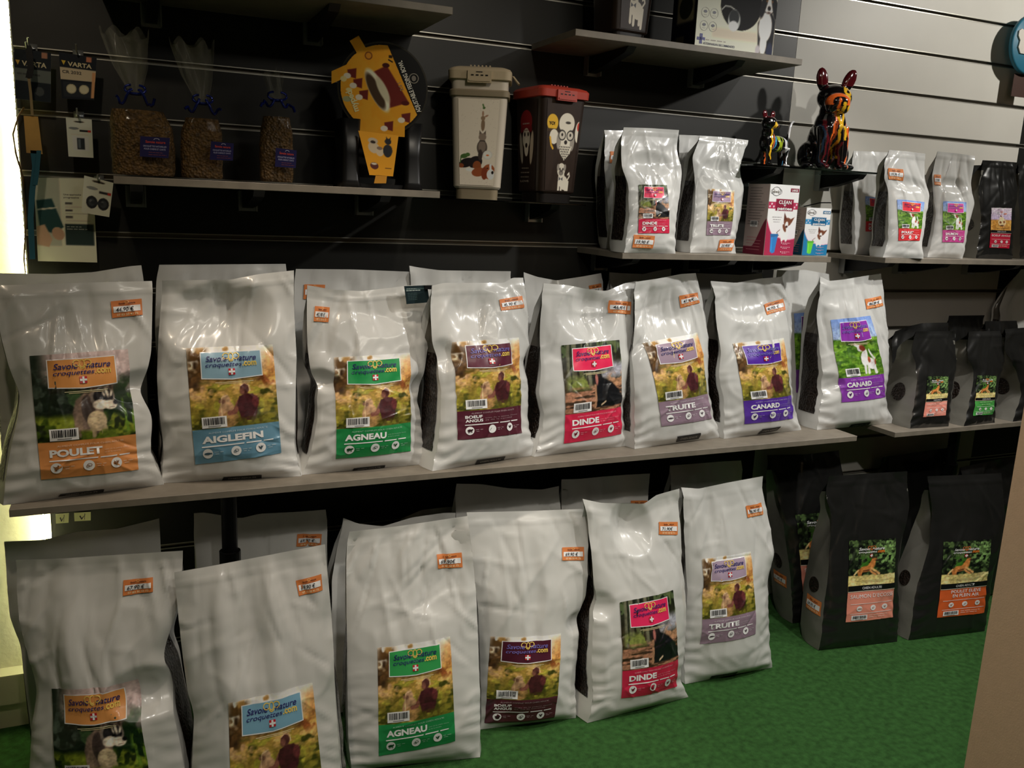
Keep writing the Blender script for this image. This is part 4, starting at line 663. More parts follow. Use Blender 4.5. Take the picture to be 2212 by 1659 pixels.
obj('blue_strap', *ribbon([(72, 325), (76, 360), (70, 410), (66, 470), (70, 560)], .013, -.1), mat('blue_webbing', (34, 92, 110), .7), t); obj('blue_strap', *ribbon([(84, 325), (80, 370), (76, 400)], .01, -.102), mat('blue_webbing'), t)
C = [lx(57, 330), (lx(92, 333)), lx(82, 252), lx(51, 250)]; obj('yellow_tag', C+[c+np.array([0, .003, 0]) for c in C], [(0, 1, 2, 3), (7, 6, 5, 4), (0, 4, 5, 1), (1, 5, 6, 2), (2, 6, 7, 3), (3, 7, 4, 0)], mat('yellow_tag_card', (196, 150, 78), .6, var=(14, .2)), t)
tag(obj('power_wire', *tube([lx(52, 232, -.02), lx(40, 250, -.03), lx(28, 290, -.03), (lx(34, 330, -.03)), lx(50, 385, -.02), lx(56, 470, -.02), lx(52, 560, -.02), lx(60, 640, -.02)], .0022, 6), mat('brown_wire', (110, 84, 52), .5), None, True), 'thin brown power wire hanging beside the LED strip', 'wire')
# LED strip on the edge of the slat wall
t = thing('led_strip', 'glowing white LED strip running up the edge of the slat wall', 'led strip', (XL-.004, .005, .5))
M_LED = mat('led_glow', (255, 250, 220), .5, emit=((252, 248, 190), 62)); M_LEDSTRIP = mat('led_tape', (230, 230, 214), .5)
obj('tape', *box(XL-.0035, XL-.0005, -.004, .012, .2, 2.75), M_LEDSTRIP, t)
d = merge([box(XL-.007, XL-.0035, .0, .009, z, z+.011) for z in np.arange(.22, 2.74, .017)]); o = obj('diodes', *d, M_LED, t); o['kind'] = 'stuff'
t = thing('led_strip', 'short lit end of LED strip on the wall below the long shelf', 'led strip', (hit((105, 1140), 1, -.01)[0], -.005, .56)); xa = hit((105, 1140), 1, -.006)[0]
obj('tape', *box(xa-.006, xa+.006, -.004, -.0015, .5, .64), M_LEDSTRIP, t); o = obj('diodes', *merge([box(xa-.004, xa+.004, -.0075, -.004, z, z+.01) for z in np.arange(.51, .635, .017)]), M_LED, t); o['kind'] = 'stuff'
for i, (q, lb) in enumerate((([(121, 1131), (148, 1129), (149, 1108), (120, 1111)], 'small white paper note with a tick, next to the LED strip end'), ([(161, 1126), (196, 1124), (196, 1106), (160, 1108)], 'small white paper note with a tick, under the shelf edge by the first note'))):
    p = Print(); p.poly([(.3, .4), (.38, .46), (.45, .25), (.7, .55), (.46, .12), (.42, .12)], INK, 0); p.poly([(.6, .1), (.63, .1), (.66, .6), (.62, .6)], INK, 0)
    card('paper_note', lb, 'note', q, -.006, .68, lambda a: a.mix(np.ones(a.x.size), (214, 208, 170)), p, 'ticked paper notes under the shelf', 8)
# dark hang tag clipped to the AGNEAU bag
def a_tag(a): a.mix(np.ones(a.x.size), (26, 40, 44)); a.mix(a.reg(.05, .9, .62, .66, .01), (70, 90, 90))
y_t = float(agn.S(np.array([.93]), np.array([.95]), 0)[0, 1])-.03
p = Print(); p.words(.08, .64, .5, .03, (150, 164, 160), 0); p.words(.06, .56, .66, .04, (170, 182, 178), 0)
for y in (.45, .38, .31, .24, .17): p.words(.1, y, .5, .022, (70, 92, 92), 0)
t, f = card('hang_tag', 'dark green paper tag clipped to the corner of the green AGNEAU bag', 'tag', [(878, 657), (928, 653), (923, 616), (873, 618)], y_t, .78, a_tag, p, None, 24); C = hit((926, 620), 1, y_t-.004); obj('clip', *box(C[0]-.012, C[0]+.014, C[1]-.004, C[1]+.012, C[2]-.006, C[2]+.004), M_STEEL, t)

# ------------------------------------------------------------------ cartons
def carton(name, label, group, bl, br, tl, z, depth, fp, lp, fpr, lpr, edge, nx=64, cap=None):
    A, B = hit(bl, 2, z), hit(br, 2, z); W = np.linalg.norm(B-A); X = (B-A)/W; n = np.cross(X, (0, 0, 1.)); h = (hit_plane([tl], A, n)[0]-A)[2] if cap is None else cap; Z = np.array([0, 0, 1.]); H = h/W
    if cap is None: (fp, fpr), (lp, lpr) = fp(H), lp(h/depth)
    t = thing(name, label, 'box', (A+B)/2-n*depth/2, group); P = [A, B, B-n*depth, A-n*depth]; bevel(obj('carton', P+[q+Z*h for q in P], [(0, 1, 5, 4), (1, 2, 6, 5), (2, 3, 7, 6), (3, 0, 4, 7), (3, 2, 1, 0), (4, 5, 6, 7)], edge, t), .0008, 1)
    f, _ = fbil([A, B, B+Z*h, A+Z*h], H); g = panel('front_print', f, H, fp, t, nx, .0012)
    if fpr: fpr.build('lettering', f, g, M_INK, .0018, .0004)
    L = A-n*depth; Hl = h/depth; f2, _ = fbil([L, A, A+Z*h, L+Z*h], Hl); g2 = panel('side_print', f2, Hl, lp, t, max(16, int(nx*depth/W)), .0012)
    if lpr: lpr.build('lettering', f2, g2, M_INK, .0018, .0004)
    return t, f, H, W
def paws(cm, cd, cup, H):
    k = H/2.35
    def fp(a):
        a.y = a.y/k; a.grad(0, (206, 196, 200), 2.35, (222, 214, 216)); yw = .62+.75*np.exp(-((a.x+.12)/.22)**2)-.1*np.exp(-((a.x-.75)/.3)**2); m = np.clip((yw-a.y)/.02+.5, 0, 1); a.mix(np.clip((yw+.03-a.y)/.02+.5, 0, 1), (206, 150, 170)); a.mix(m, cm); a.mix(m*.25, cd)
        a.mix(a.reg(-.1, 1.1, 1.55, 1.78, .01), cm); a.mix(a.reg(.24, .84, 1.49, 1.88, .01), cd)
        B_, Wt = (104, 62, 44), (226, 214, 214); a.ell(.62, .74, .13, .22, Wt); a.ell(.56, .66, .05, .2, Wt); a.ell(.7, .66, .05, .2, Wt); a.ell(.7, 1.13, .13, .14, B_); a.poly([(.56, 1.16), (.57, 1.44), (.68, 1.22)], (84, 46, 36)); a.poly([(.76, 1.2), (.93, 1.3), (.84, 1.1)], B_); a.ell(.68, 1.04, .05, .1, Wt); a.ell(.68, .97, .04, .04, (70, 46, 44)); a.ell(.61, .92, .05, .14, B_, 20); a.line([(.44, .66), (.36, .76), (.46, .86)], .012, (120, 90, 84))
        x0 = .17; a.poly([(x0+.02, .12), (x0, .62), (x0+.24, .62), (x0+.18, .1), (x0+.1, .06)], cup, .015); a.mix(a.reg(x0-.01, x0+.25, .62, .72, .012), tuple(np.array(cup)*.85)); a.line([(x0+.06, .15), (x0+.05, .58)], .012, tuple(np.minimum(255, np.array(cup)*1.25)))
        for x, y in ((.05, 1.62), (.11, 1.71), (.18, 1.62), (.89, 1.62), (.95, 1.71)): a.ell(x, y, .026, .032, (236, 190, 200))
    p = Print(); p.text('CLEAN', .33, 1.72, .76, .12, (240, 236, 236), 1, .02); p.text('pattes', .3, 1.52, .8, .1, (240, 236, 236), 1, .03); p.ell(.54, 1.66, .024, .018, (240, 236, 236), 1)
    for dx in (-.032, -.011, .011, .032): p.ell(.54+dx, 1.685, .009, .012, (240, 236, 236), 1)
    p.ring(.22, 2.12, .15, .15, .016, (90, 88, 90), 0); p.ring(.1, 2.11, .07, .085, .012, (110, 106, 104), 0); p.ring(.34, 2.11, .07, .085, .012, (110, 106, 104), 0); p.words(.1, 2.08, .34, .06, (110, 106, 100), 1)
    for i, y in enumerate((1.27, 1.19, 1.11)): p.words(.16+.03*i, y, .48-.03*i, .022, (140, 134, 138), 0)
    for y in (.42, .28, .12): p.ell(.56, y, .014, .018, (240, 214, 222), 1); p.words(.6, y-.01, .86, .02, (216, 160, 176), 1); p.words(.6, y-.05, .76, .02, (216, 160, 176), 1)
    p.V = [v*np.array([1, k]) for v in p.V]
    return fp, p
def pawside(cm, cd, H):
    def lp(a): a.mix(np.ones(a.x.size), (150, 136, 132)); yw = .25+.95*sstep(.35, 1.05, a.x); a.mix(np.clip((yw-a.y)/.02+.5, 0, 1), cd)
    p = Print(); rng = random.Random(4)
    for i in range(14): p.rect(.12, H*.94-.09*i, .12+rng.uniform(.5, .8), H*.94-.09*i+.018, (92, 84, 82), 0)
    p.barcode(.25, .9, .6, 1.1, 9, 0)
    for i in range(5): p.rect(.15, .55-.1*i, .15+rng.uniform(.4, .7), .565-.1*i, (150, 90, 100), 0)
    return lp, p
GP = 'paw cleaner cartons on the shelf'
t, f, H, W = carton('paw_cleaner_box', 'tall white and magenta CLEAN PATTES carton with a blue cup', GP, (1649, 551), (1711.6, 552), (1661, 397), 1.3855, .1, lambda H: paws((158, 44, 76), (120, 26, 50), (46, 112, 176), H), lambda H: pawside((158, 44, 76), (96, 26, 44), H), None, None, M_WHITECARD)
p = Print(); p.rect(.7, H-.17, .98, H-.08, (120, 26, 50), 0); p.text('LARGE', .74, H-.155, .94, .055, (236, 226, 226), 1, .03); p.build('size_tag', f, t, M_INK, .002)
t, f, H, W = carton('paw_cleaner_box', 'short white and blue CLEAN PATTES carton with a green cup', GP, (1731.5, 551), (1784, 552), (1741, 448), 1.3855, .075, lambda H: paws((38, 120, 166), (22, 84, 124), (96, 190, 60), H), lambda H: pawside((38, 120, 166), (18, 60, 84), H), None, None, M_WHITECARD, 52)
p = Print(); p.rect(.68, H-.17, .98, H-.08, (38, 100, 140), 0); p.text('MEDIUM', .71, H-.155, .95, .055, (236, 226, 226), 1, .03); p.build('size_tag', f, t, M_INK, .002)
def vfp(a):
    a.mix(np.ones(a.x.size), (226, 214, 190)); a.mix(a.reg(.2, .78, .1, .2, .03)*.3, (140, 130, 124)); a.ell(.54, .46, .275, .275, (216, 206, 186)); a.ell(.54, .46, .262, .262, (7, 7, 8), 0, .006)
    a.line([(.3, .38), (.34, .42), (.41, .42), (.48, .39)], .006, (186, 186, 178)); a.ell(.465, .29, .078, .105, (176, 178, 174)); a.ell(.462, .32, .064, .075, (44, 46, 48)); a.ell(.462, .235, .058, .05, (238, 238, 234))
    D_, W_ = (26, 26, 30), (232, 220, 208); a.poly([(.77, .3), (.8, .0), (.99, .0), (1.0, .34), (.94, .42), (.84, .42)], D_, .02); a.ell(.87, .27, .085, .15, W_); a.ell(.86, .1, .045, .12, W_); a.ell(.795, .03, .03, .05, (180, 172, 176)); a.ell(.95, .03, .04, .09, (40, 44, 66))
    a.ell(.9, .5, .105, .095, D_); a.ell(.815, .45, .035, .1, D_, -8); a.ell(.985, .45, .035, .1, D_, 8); a.poly([(.89, .59), (.91, .59), (.93, .5), (.95, .43), (.9, .39), (.85, .43), (.87, .5)], W_, .012); a.ell(.9, .46, .022, .024, (22, 20, 22)); a.ell(.9, .415, .025, .01, (60, 40, 40)); a.ell(.865, .53, .011, .011, (120, 84, 50)); a.ell(.935, .53, .011, .011, (120, 84, 50)); a.ell(.89, .68, .055, .055, (196, 36, 66))
p = Print(); p.text('VETERINARIAN RECOMMENDED', .1, .018, .5, .022, (46, 48, 74), 0, .012); p.words(.13, .062, .38, .012, (140, 132, 122), 0); p.rect(.02, .055, .12, .085, (40, 44, 110), 0); p.rect(.052, .02, .088, .12, (40, 44, 110), 0); p.rect(.085, .03, .1, .06, (226, 214, 190), 1)
for x, y in ((.1, .33), (.21, .33), (.095, .2), (.205, .2)): p.ring(x, y, .05, .05, .004, (130, 126, 120), 0); p.ell(x, y+.01, .022, .014, (70, 72, 84), 0); p.rect(x-.022, y-.025, x+.022, y-.021, (150, 144, 136), 0)
def vlp(a): a.mix(np.ones(a.x.size), (22, 26, 48)); a.mix(a.reg(.2, .9, .55, 1.2, .05), (170, 160, 140)); a.ell(.55, .88, .27, .26, (52, 56, 50)); a.mix(a.reg(.2, .55, .06, .26, .02), (96, 92, 80))
t, f, H, W = carton('collar_box', 'cream carton with round window and a black and white dog, VETERINARIAN RECOMMENDED', None, (1500, 97), (1668, 119), (1512, -60), 2.0005, .13, vfp, vlp, p, None, M_WHITECARD, 110, cap=.25)

# ------------------------------------------------------------------ pet food bins
M_BINP = mat('bin_print', attr=True, rough=.36)
def bin_(label, px_, z, W, D, Ht, rot, y, body, lidc, basec, faces, handle=True, collar=True):
    c = hit(px_, 2, z); c[1] = y; d = rays([px_])[0]; c[0] = (CAM+d*(y-CAM[1])/d[1])[0]
    mt = Matrix.Translation((c[0], y, z)) @ Matrix.Rotation(R(rot), 4, 'Z'); t = thing('food_bin', label, 'food bin', (c[0], y, z), 'patterned pet food bins'); sc = lambda P: xf(P, mt)
    k = .8; hw, hd = W/2, D/2; cz = lambda s: (hw*(k+(1-k)*s), hd*(k+(1-k)*s)); r = .02
    mb, ml, mk = body, lidc, basec
    sec = lambda s, g=0, rr=r: (s*Ht, cz(s)[0]+g, cz(s)[1]+g, rr)
    obj('foot', *sc(loft([(.0005, hw*k*.9, hd*k*.9, r), (.1*Ht, hw*k*.92, hd*k*.92, r)])), mk, t, True).modifiers.new('e', 'EDGE_SPLIT')
    obj('tub', *sc(loft([(.085*Ht, hw*k*.96, hd*k*.96, r)]+[sec(s) for s in (.1, .5, .91)])), mb, t, True).modifiers.new('e', 'EDGE_SPLIT')
    if collar: obj('collar', *sc(loft([sec(.775, .002), sec(.782, .006), sec(.82, .006), sec(.83, .002)])), mk, t, True).modifiers.new('e', 'EDGE_SPLIT')
    l = obj('lid', *sc(loft([sec(.9, .004), sec(.905, .008), sec(.965, .008), (.985*Ht, hw+.002, hd+.002, r), (Ht, hw*.86, hd*.86, r)])), ml, t, True); l.modifiers.new('e', 'EDGE_SPLIT')
    obj('latch', *sc(merge([box(-.034, .034, -hd-.013, -hd-.003, .875*Ht, .965*Ht), box(-.03, .03, -hd-.015, -hd-.012, .885*Ht, .9*Ht)])), ml, l)
    obj('latch_slot', *sc(merge([box(-.024+.0135*i, -.0165+.0135*i, -hd-.0138, -hd-.0128, .925*Ht, .934*Ht) for i in range(4)]+[box(-.01, .008, -hd-.0138, -hd-.0128, .95*Ht, .956*Ht)])), M_STEEL, l)['kind'] = 'stuff'
    obj('rib', *sc(merge([box(-.03+.011*i, -.026+.011*i, -hd*.6, hd*.3, Ht*.998, Ht*1.018) for i in range(6)])), ml, l)['kind'] = 'stuff'
    if handle: obj('side_clip', *sc(([(hw+.008, -.02, .955*Ht), (hw+.008, .02, .955*Ht), (hw+.026, .02, .9*Ht), (hw+.026, -.02, .9*Ht), (hw+.013, -.02, .955*Ht), (hw+.013, .02, .955*Ht), (hw+.031, .02, .9*Ht), (hw+.031, -.02, .9*Ht)], [(0, 1, 2, 3), (7, 6, 5, 4), (0, 4, 5, 1), (1, 5, 6, 2), (2, 6, 7, 3), (3, 7, 4, 0)])), ml, l)
    for side, s0, s1, paint, prn in faces:
        a, b = cz(s0), cz(s1); e = .0012
        if side == 'front': C = [(-a[0]+r, -a[1]-e, s0*Ht), (a[0]-r, -a[1]-e, s0*Ht), (b[0]-r, -b[1]-e, s1*Ht), (-b[0]+r, -b[1]-e, s1*Ht)]
        else: C = [(-a[0]-e, a[1]-r, s0*Ht), (-a[0]-e, -a[1]+r, s0*Ht), (-b[0]-e, -b[1]+r, s1*Ht), (-b[0]-e, b[1]-r, s1*Ht)]
        C = [np.array(mt @ Vector(q)) for q in C]; Hh = (s1-s0)*Ht/(2*(a[0] if side == 'front' else a[1])-2*r); f, _ = fbil(C, Hh); g = panel('printed_face', f, Hh, lambda q: paint(q, Hh), t, 84, .0, M_BINP)
        if prn: prn(Hh).build('lettering', f, g, M_INK, .0008, .0003)
    return t
CW, CB = (206, 194, 176), (40, 28, 21)
def a_pets(a, H):
    a.mix(np.ones(a.x.size), CW); rng = random.Random(3)
    for i in range(120): a.ell(rng.random(), rng.random()*H, .01, .005, (170, 156, 140), rng.choice((-40, 40)), .006)
    a.y = a.y*2.3/H; k = 1
    a.ell(.2, .6*k, .22, .12, (30, 26, 26), 20); a.ell(.45, .62*k, .2, .16, (34, 28, 28), 25); a.ell(.5, .52*k, .12, .14, (130, 70, 38)); a.ell(.32, .42*k, .14, .05, (226, 214, 200)); a.ell(.55, .36*k, .2, .12, (140, 74, 42), 10); a.ell(.84, .38*k, .18, .2, (150, 80, 44)); a.ell(.72, .33*k, .09, .17, (122, 56, 32)); a.ell(.9, .31*k, .11, .14, (228, 216, 204)); a.line([(.9, .3*k), (.88, .56*k)], .03, (228, 216, 204)); a.ell(.95, .36*k, .035, .045, (22, 18, 18)); a.ell(.8, .47*k, .02, .018, (30, 20, 16)); a.ell(.05, .52*k, .08, .06, (120, 62, 34))
    a.ell(.62, 1.02*k, .14, .2, (84, 72, 64)); a.ell(.62, 1.05*k, .1, .15, (118, 104, 92)); a.ell(.58, .82*k, .06, .15, (60, 50, 46)); a.ell(.62, 1.3*k, .1, .1, (128, 112, 98)); a.poly([(.53, 1.36*k), (.54, 1.48*k), (.6, 1.4*k)], (96, 82, 72)); a.poly([(.64, 1.4*k), (.7, 1.48*k), (.71, 1.36*k)], (96, 82, 72)); a.line([(.55, 1.2*k), (.69, 1.2*k)], .012, (50, 42, 40)); a.ell(.62, 1.62*k, .05, .16, (122, 100, 78)); a.ell(.615, 1.8*k, .055, .06, (132, 108, 84)); a.ell(.7, 1.86*k, .05, .022, (150, 112, 88), 30); a.ell(.61, 1.92*k, .025, .07, (150, 116, 92)); a.ell(.63, 2.07*k, .035, .03, (70, 96, 50), 40); a.line([(.62, 2.1*k), (.6, 2.16*k)], .018, (78, 108, 54))
    a.ell(.78, .83*k, .13, .12, (190, 186, 178)); a.ell(.78, .83*k, .11, .1, (208, 202, 192)); a.ell(.78, .82*k, .04, .02, (200, 96, 40)); a.ell(.14, .78*k, .11, .06, (64, 92, 44), 15); a.ell(.24, .82*k, .06, .05, (70, 100, 48)); a.line([(.05, .74*k), (.03, .6*k)], .015, (64, 92, 44))
LT, GY = (204, 196, 180), (140, 132, 122)
def a_pug(a, x, y, s):
    a.ell(x+.1*s, y-.3*s, .2*s, .16*s, LT, -25); a.ell(x-.02*s, y-.2*s, .14*s, .2*s, LT); a.ell(x-.05*s, y, .17*s, .16*s, LT); a.ell(x-.19*s, y+.06*s, .05*s, .08*s, GY); a.ell(x+.1*s, y+.06*s, .05*s, .08*s, GY); a.ell(x-.05*s, y-.06*s, .1*s, .07*s, (120, 112, 104)); a.ell(x-.11*s, y+.02*s, .03*s, .03*s, (40, 34, 30)); a.ell(x+.02*s, y+.02*s, .03*s, .03*s, (40, 34, 30)); a.ell(x-.05*s, y-.03*s, .025*s, .02*s, (40, 34, 30)); a.poly([(x-.13*s, y-.16*s), (x-.13*s, y-.26*s), (x+.04*s, y-.16*s), (x+.04*s, y-.26*s)], (78, 78, 84))
    for dx, l in ((-.12, .52), (.0, .56), (.2, .54), (.28, .6)): a.line([(x+dx*s, y-.28*s), (x+dx*s, y-l*s)], .042*s, LT)
    a.line([(x+.26*s, y-.22*s), (x+.33*s, y-.14*s), (x+.3*s, y-.06*s), (x+.25*s, y-.1*s)], .022*s, LT)
def a_dogs(a, H):
    a.mix(np.ones(a.x.size), CB); a.blotch(np.ones(a.x.size)*.2, (58, 42, 30), 6, .5, 3, 1, .2); a.y = a.y*1.7/H; k = 1
    a.ell(.18, 1.28*k, .17, .16, (204, 160, 44)); a.mix(a.reg(.02, .34, 1.12*k, 1.17*k, .01), (60, 44, 20)); a.ell(.24, 1.02*k, .14, .14, LT); a.line([(.12, 1.0*k), (.16, .86*k), (.22, .8*k)], .025, (196, 150, 40)); a.ell(1.0, 1.14*k, .1, .2, LT); a.ell(1.0, 1.24*k, .05, .08, (180, 54, 40))
    a.ell(.62, 1.28*k, .24, .2, LT); a.ell(.66, 1.3*k, .08, .025, (60, 54, 48)); a.mix(a.reg(.38, .86, 1.1*k, 1.16*k, .02), (44, 38, 34)); a.ell(.62, .98*k, .19, .22, LT); a.ell(.4, .95*k, .07, .16, GY); a.ell(.84, .93*k, .07, .16, GY)
    for x in (.5, .76): a.ell(x, 1.06*k, .12, .1, (40, 36, 34)); a.ell(x, 1.06*k, .095, .078, (186, 178, 164)); a.ell(x, 1.07*k, .03, .03, (40, 34, 30))
    a.ell(.63, .93*k, .05, .04, (36, 30, 28)); a.poly([(.42, .86*k), (.84, .86*k), (.8, .72*k), (.62, .58*k), (.46, .72*k)], LT); rng = random.Random(1)
    for i in range(7):
        for j in range(6):
            x, y = .45+.055*i+.02*(j % 2), (.84-.045*j)*k
            if abs(x-.62) < .2-(.84-y/k)*.55: a.ell(x, y, .016, .016, (44, 38, 34), 0, .006)
    a_pug(a, .6, .4*k, .82)
def a_hound(a, H):
    a.mix(np.ones(a.x.size), (34, 24, 19)); a.y = a.y*1.7/H; k = 1; a.ell(.45, 1.3*k, .3, .22, (122, 30, 32)); a.mix(a.reg(.15, .75, 1.1*k, 1.2*k, .02), (104, 24, 28)); a.ell(.45, .98*k, .2, .2, (180, 174, 162)); a.ell(.45, .82*k, .12, .18, (190, 184, 172)); a.ell(.17, .8*k, .08, .3, (150, 144, 132), 8); a.ell(.74, .8*k, .09, .32, (168, 156, 140), -8); a.ell(.45, .85*k, .06, .045, (34, 28, 26)); a.ell(.37, 1.06*k, .04, .04, (34, 28, 26)); a.ell(.55, 1.06*k, .04, .04, (34, 28, 26))
def a_pugbig(a, H): a.mix(np.ones(a.x.size), CB); a.y = a.y*1.7/H; a_pug(a, .5, .72, 1.1)
def p1(H): p = Print(); p.text('YO!', .07, 1.24*H/1.7, .25, .1, (40, 30, 16), 1, .03); return p
def p2(H):
    p = Print(); k = H/1.7; p.words(.28, 1.25*k, .62, .06, (150, 124, 118), 1); p.words(.3, 1.13*k, .6, .04, (120, 90, 84), 1)
    for i, (s_, x0, x1) in enumerate((('', .2, .6), ('', .14, .64), ('', .12, .62), ('LOVE', .1, .62))): (p.text(s_, x0, (.4-.085*i)*k, x1, .06, (130, 122, 112), 1, .02) if s_ else p.words(x0, (.4-.085*i)*k, x1, .06, (96, 88, 80), 1))
    return p
mbw, mlw, mkw = mat('bin_cream_plastic', CW, .4), mat('bin_beige_lid', (186, 168, 138), .4), mat('bin_taupe_plastic', (142, 128, 104), .4)
mbb, mlr, mkk = mat('bin_brown_plastic', CB, .35), mat('bin_red_lid', (176, 62, 46), .4), mat('bin_black_plastic', (24, 20, 18), .35)
ZC = 1.5235
hp = lambda x, y, yy: hit((x, y), 1, yy)
H1 = hp(1035, 143, -.16)[2]-ZC; W1 = hp(1104, 160, -.16)[0]-hp(972, 160, -.16)[0]
bin_('tall cream food bin printed with a tower of pets on a beagle', (1030, 431), ZC, W1*.9, .14, H1, -24, -.1, mbw, mlw, mkw, [('front', .11, .76, a_pets, None)])
bin_('brown food bin with red lid printed with dogs in helmets', (1178, 440), ZC, .165, .16, (hp(1190, 190, -.12)[2]-ZC), 7, -.1, mbb, mlr, mkk, [('front', .11, .88, a_dogs, p1), ('left', .11, .88, a_hound, p2)], False, False)
bin_('brown food bin with a printed pug on the high shelf beside the carton', (1340, 74), 2.0005, .155, .15, .3, 4, -.16, mbb, mlr, mkk, [('front', .11, .88, a_pugbig, None)], False, False)

# ------------------------------------------------------------------ feeding bowl in its yellow sleeve
zc = 1.5405; yb = -.2
c0 = hit((827, 192), 1, yb); t = thing('feeding_bowl', 'black elevated feeding bowl in a yellow card sleeve, ADJUSTABLE FEEDING BOWL', 'pet bowl', (c0[0], -.16, zc))
tb = c0-CAM; nrm = Vector((-tb[0], -tb[1], -tb[2]*.2+.1)).normalized(); ex = Vector((0, 0, 1)).cross(nrm).normalized(); ey = nrm.cross(ex); rb = float(np.linalg.norm(tb))*91/F
def disc(c, r, h0, h1, n=48): V = [tuple(Vector(c)+ex*r*math.cos(2*math.pi*i/n)+ey*r*math.sin(2*math.pi*i/n)+nrm*h) for h in (h0, h1) for i in range(n)]; return V, [tuple(range(n))[::-1], tuple(range(n, 2*n))]+[(i, (i+1) % n, n+(i+1) % n, n+i) for i in range(n)]
def dring(c, r0, r1, h, n=48): V = [tuple(Vector(c)+ex*r*math.cos(2*math.pi*i/n)+ey*r*math.sin(2*math.pi*i/n)+nrm*h) for r in (r0, r1) for i in range(n)]; return V, [(i, (i+1) % n, n+(i+1) % n, n+i) for i in range(n)]
M_BP = mat('black_plastic', (20, 20, 21), .35); M_STEELB = mat('brushed_steel_bowl', (150, 144, 134), .25, metal=1)
V, Fc = [], []; n = 40; prof = [(.99, -.004), (.97, -.02), (.8, -.075), (.5, -.09), (0.02, -.092)]
for rr, hh in prof: V += [tuple(Vector(c0)+ex*rb*rr*math.cos(2*math.pi*i/n)+ey*rb*rr*math.sin(2*math.pi*i/n)+nrm*hh) for i in range(n)]
for k in range(len(prof)-1): Fc += [(k*n+i, k*n+(i+1) % n, (k+1)*n+(i+1) % n, (k+1)*n+i) for i in range(n)]
obj('bowl', V, Fc, M_STEELB, t, True); obj('rim', *dring(c0, rb, rb*.965, .001), mat('steel_rim', (190, 186, 176), .2, metal=1), t); obj('black_lid', *disc(c0, rb*.965, -.003, .0008), M_BP, t)
fd = lambda q, off: np.array([np.array(Vector(c0)+ex*rb*float(a)+ey*rb*float(b)) for a, b in q])+np.outer(np.asarray(off)*np.ones(len(q)), np.array(nrm))
NG = 250; g = np.linspace(-1.12, 1.12, NG); xx, yy = np.meshgrid(g, g); ins = (xx**2+yy**2 < .93**2); qx = xx*math.cos(R(-27))-yy*math.sin(R(-27)); ins &= ((xx*.9+yy*.42) < .48); 
ins |= ((np.abs((xx+.53)*.84+(yy-.86)*.54) < .12) & (np.abs(-(xx+.53)*.54+(yy-.86)*.84) < .2)) | ((np.abs(xx+.98) < .2) & (np.abs(yy-.24-.5*(xx+.98)) < .14)) | ((np.abs(xx-.0) < .5) & (yy < -.75) & (yy > -1.02)); idx = -np.ones(xx.size, int); keep = np.zeros(xx.size, bool); Fq = grid_faces(NG, NG); fk = ins.ravel()[Fq].all(1); keep[np.unique(Fq[fk])] = True; idx[keep] = np.arange(keep.sum())
a = Art(xx, yy); Y_ = (206, 142, 36); a.mix(np.ones(a.x.size), Y_); a.blotch(np.ones(a.x.size)*.2, (226, 166, 60), 5, .5, 2)
a.poly([(-.3, .3), (.08, .5), (.58, -.26), (.1, -.42)], (98, 34, 28), .03); a.ell(.06, .5, .08, .05, (60, 20, 18)); a.ell(.5, -.28, .09, .05, (74, 24, 22)); a.ell(-.12, -.04, .5, .17, (216, 206, 180), -62, .03); a.ell(-.16, -.06, .42, .12, (64, 48, 34), -62, .03); a.ell(.0, -.02, .3, .09, (186, 178, 150), -62, .03)
for x, y in ((-.68, .28), (-.55, .08), (-.42, -.16), (.14, -.8), (.52, -.6)): a.poly([(x-.1, y+.08), (x+.1, y+.12), (x+.09, y-.1), (x-.08, y-.06)], (96, 34, 30), .02); a.ell(x-.1, y-.05, .08, .06, (206, 196, 176))
a.ell(-.32, .68, .085, .085, (120, 66, 30)); a.ell(-.32, .68, .06, .06, (196, 130, 40)); a.ell(-.86, .16, .07, .06, (220, 190, 130)); a.ell(-.74, -.06, .07, .04, (220, 190, 130)); a.ell(-.78, -.26, .1, .06, (150, 150, 110)); a.mix(a.reg(.12, .2, .66, .72, .01), (40, 30, 20)); a.line([(.12, .62), (.2, .58)], .015, (40, 30, 20))
P = fd(np.stack([xx.ravel(), yy.ravel()], 1)[keep], .0022); sl = obj('card_sleeve', P, idx[Fq[fk]], M_CARD, t, False, a.c[keep])
p = Print(); p.text('ADJUSTABLE FEEDING BOWL', .86, -.44, 2.02, .1, (206, 202, 190), 0, .02, 0, 113); p.text('2.5 l', .46, .0, .64, .08, (150, 120, 90), 0, .02, 0, 113); p.ring(.68, .26, .11, .11, .02, (120, 114, 104), 0); p.ell(.68, .26, .05, .06, (110, 104, 96), 0); p.text('myped', -.52, -.5, -.06, .14, (220, 200, 150), 0, .03, 0, 112)
p.build('lettering', fd, sl, M_INK, .0032)
C = [hit(q, 1, yb-.03) for q in ((798, 378), (849, 381), (861, 293), (774, 282))]; f, _ = fbil(C, 1.7)
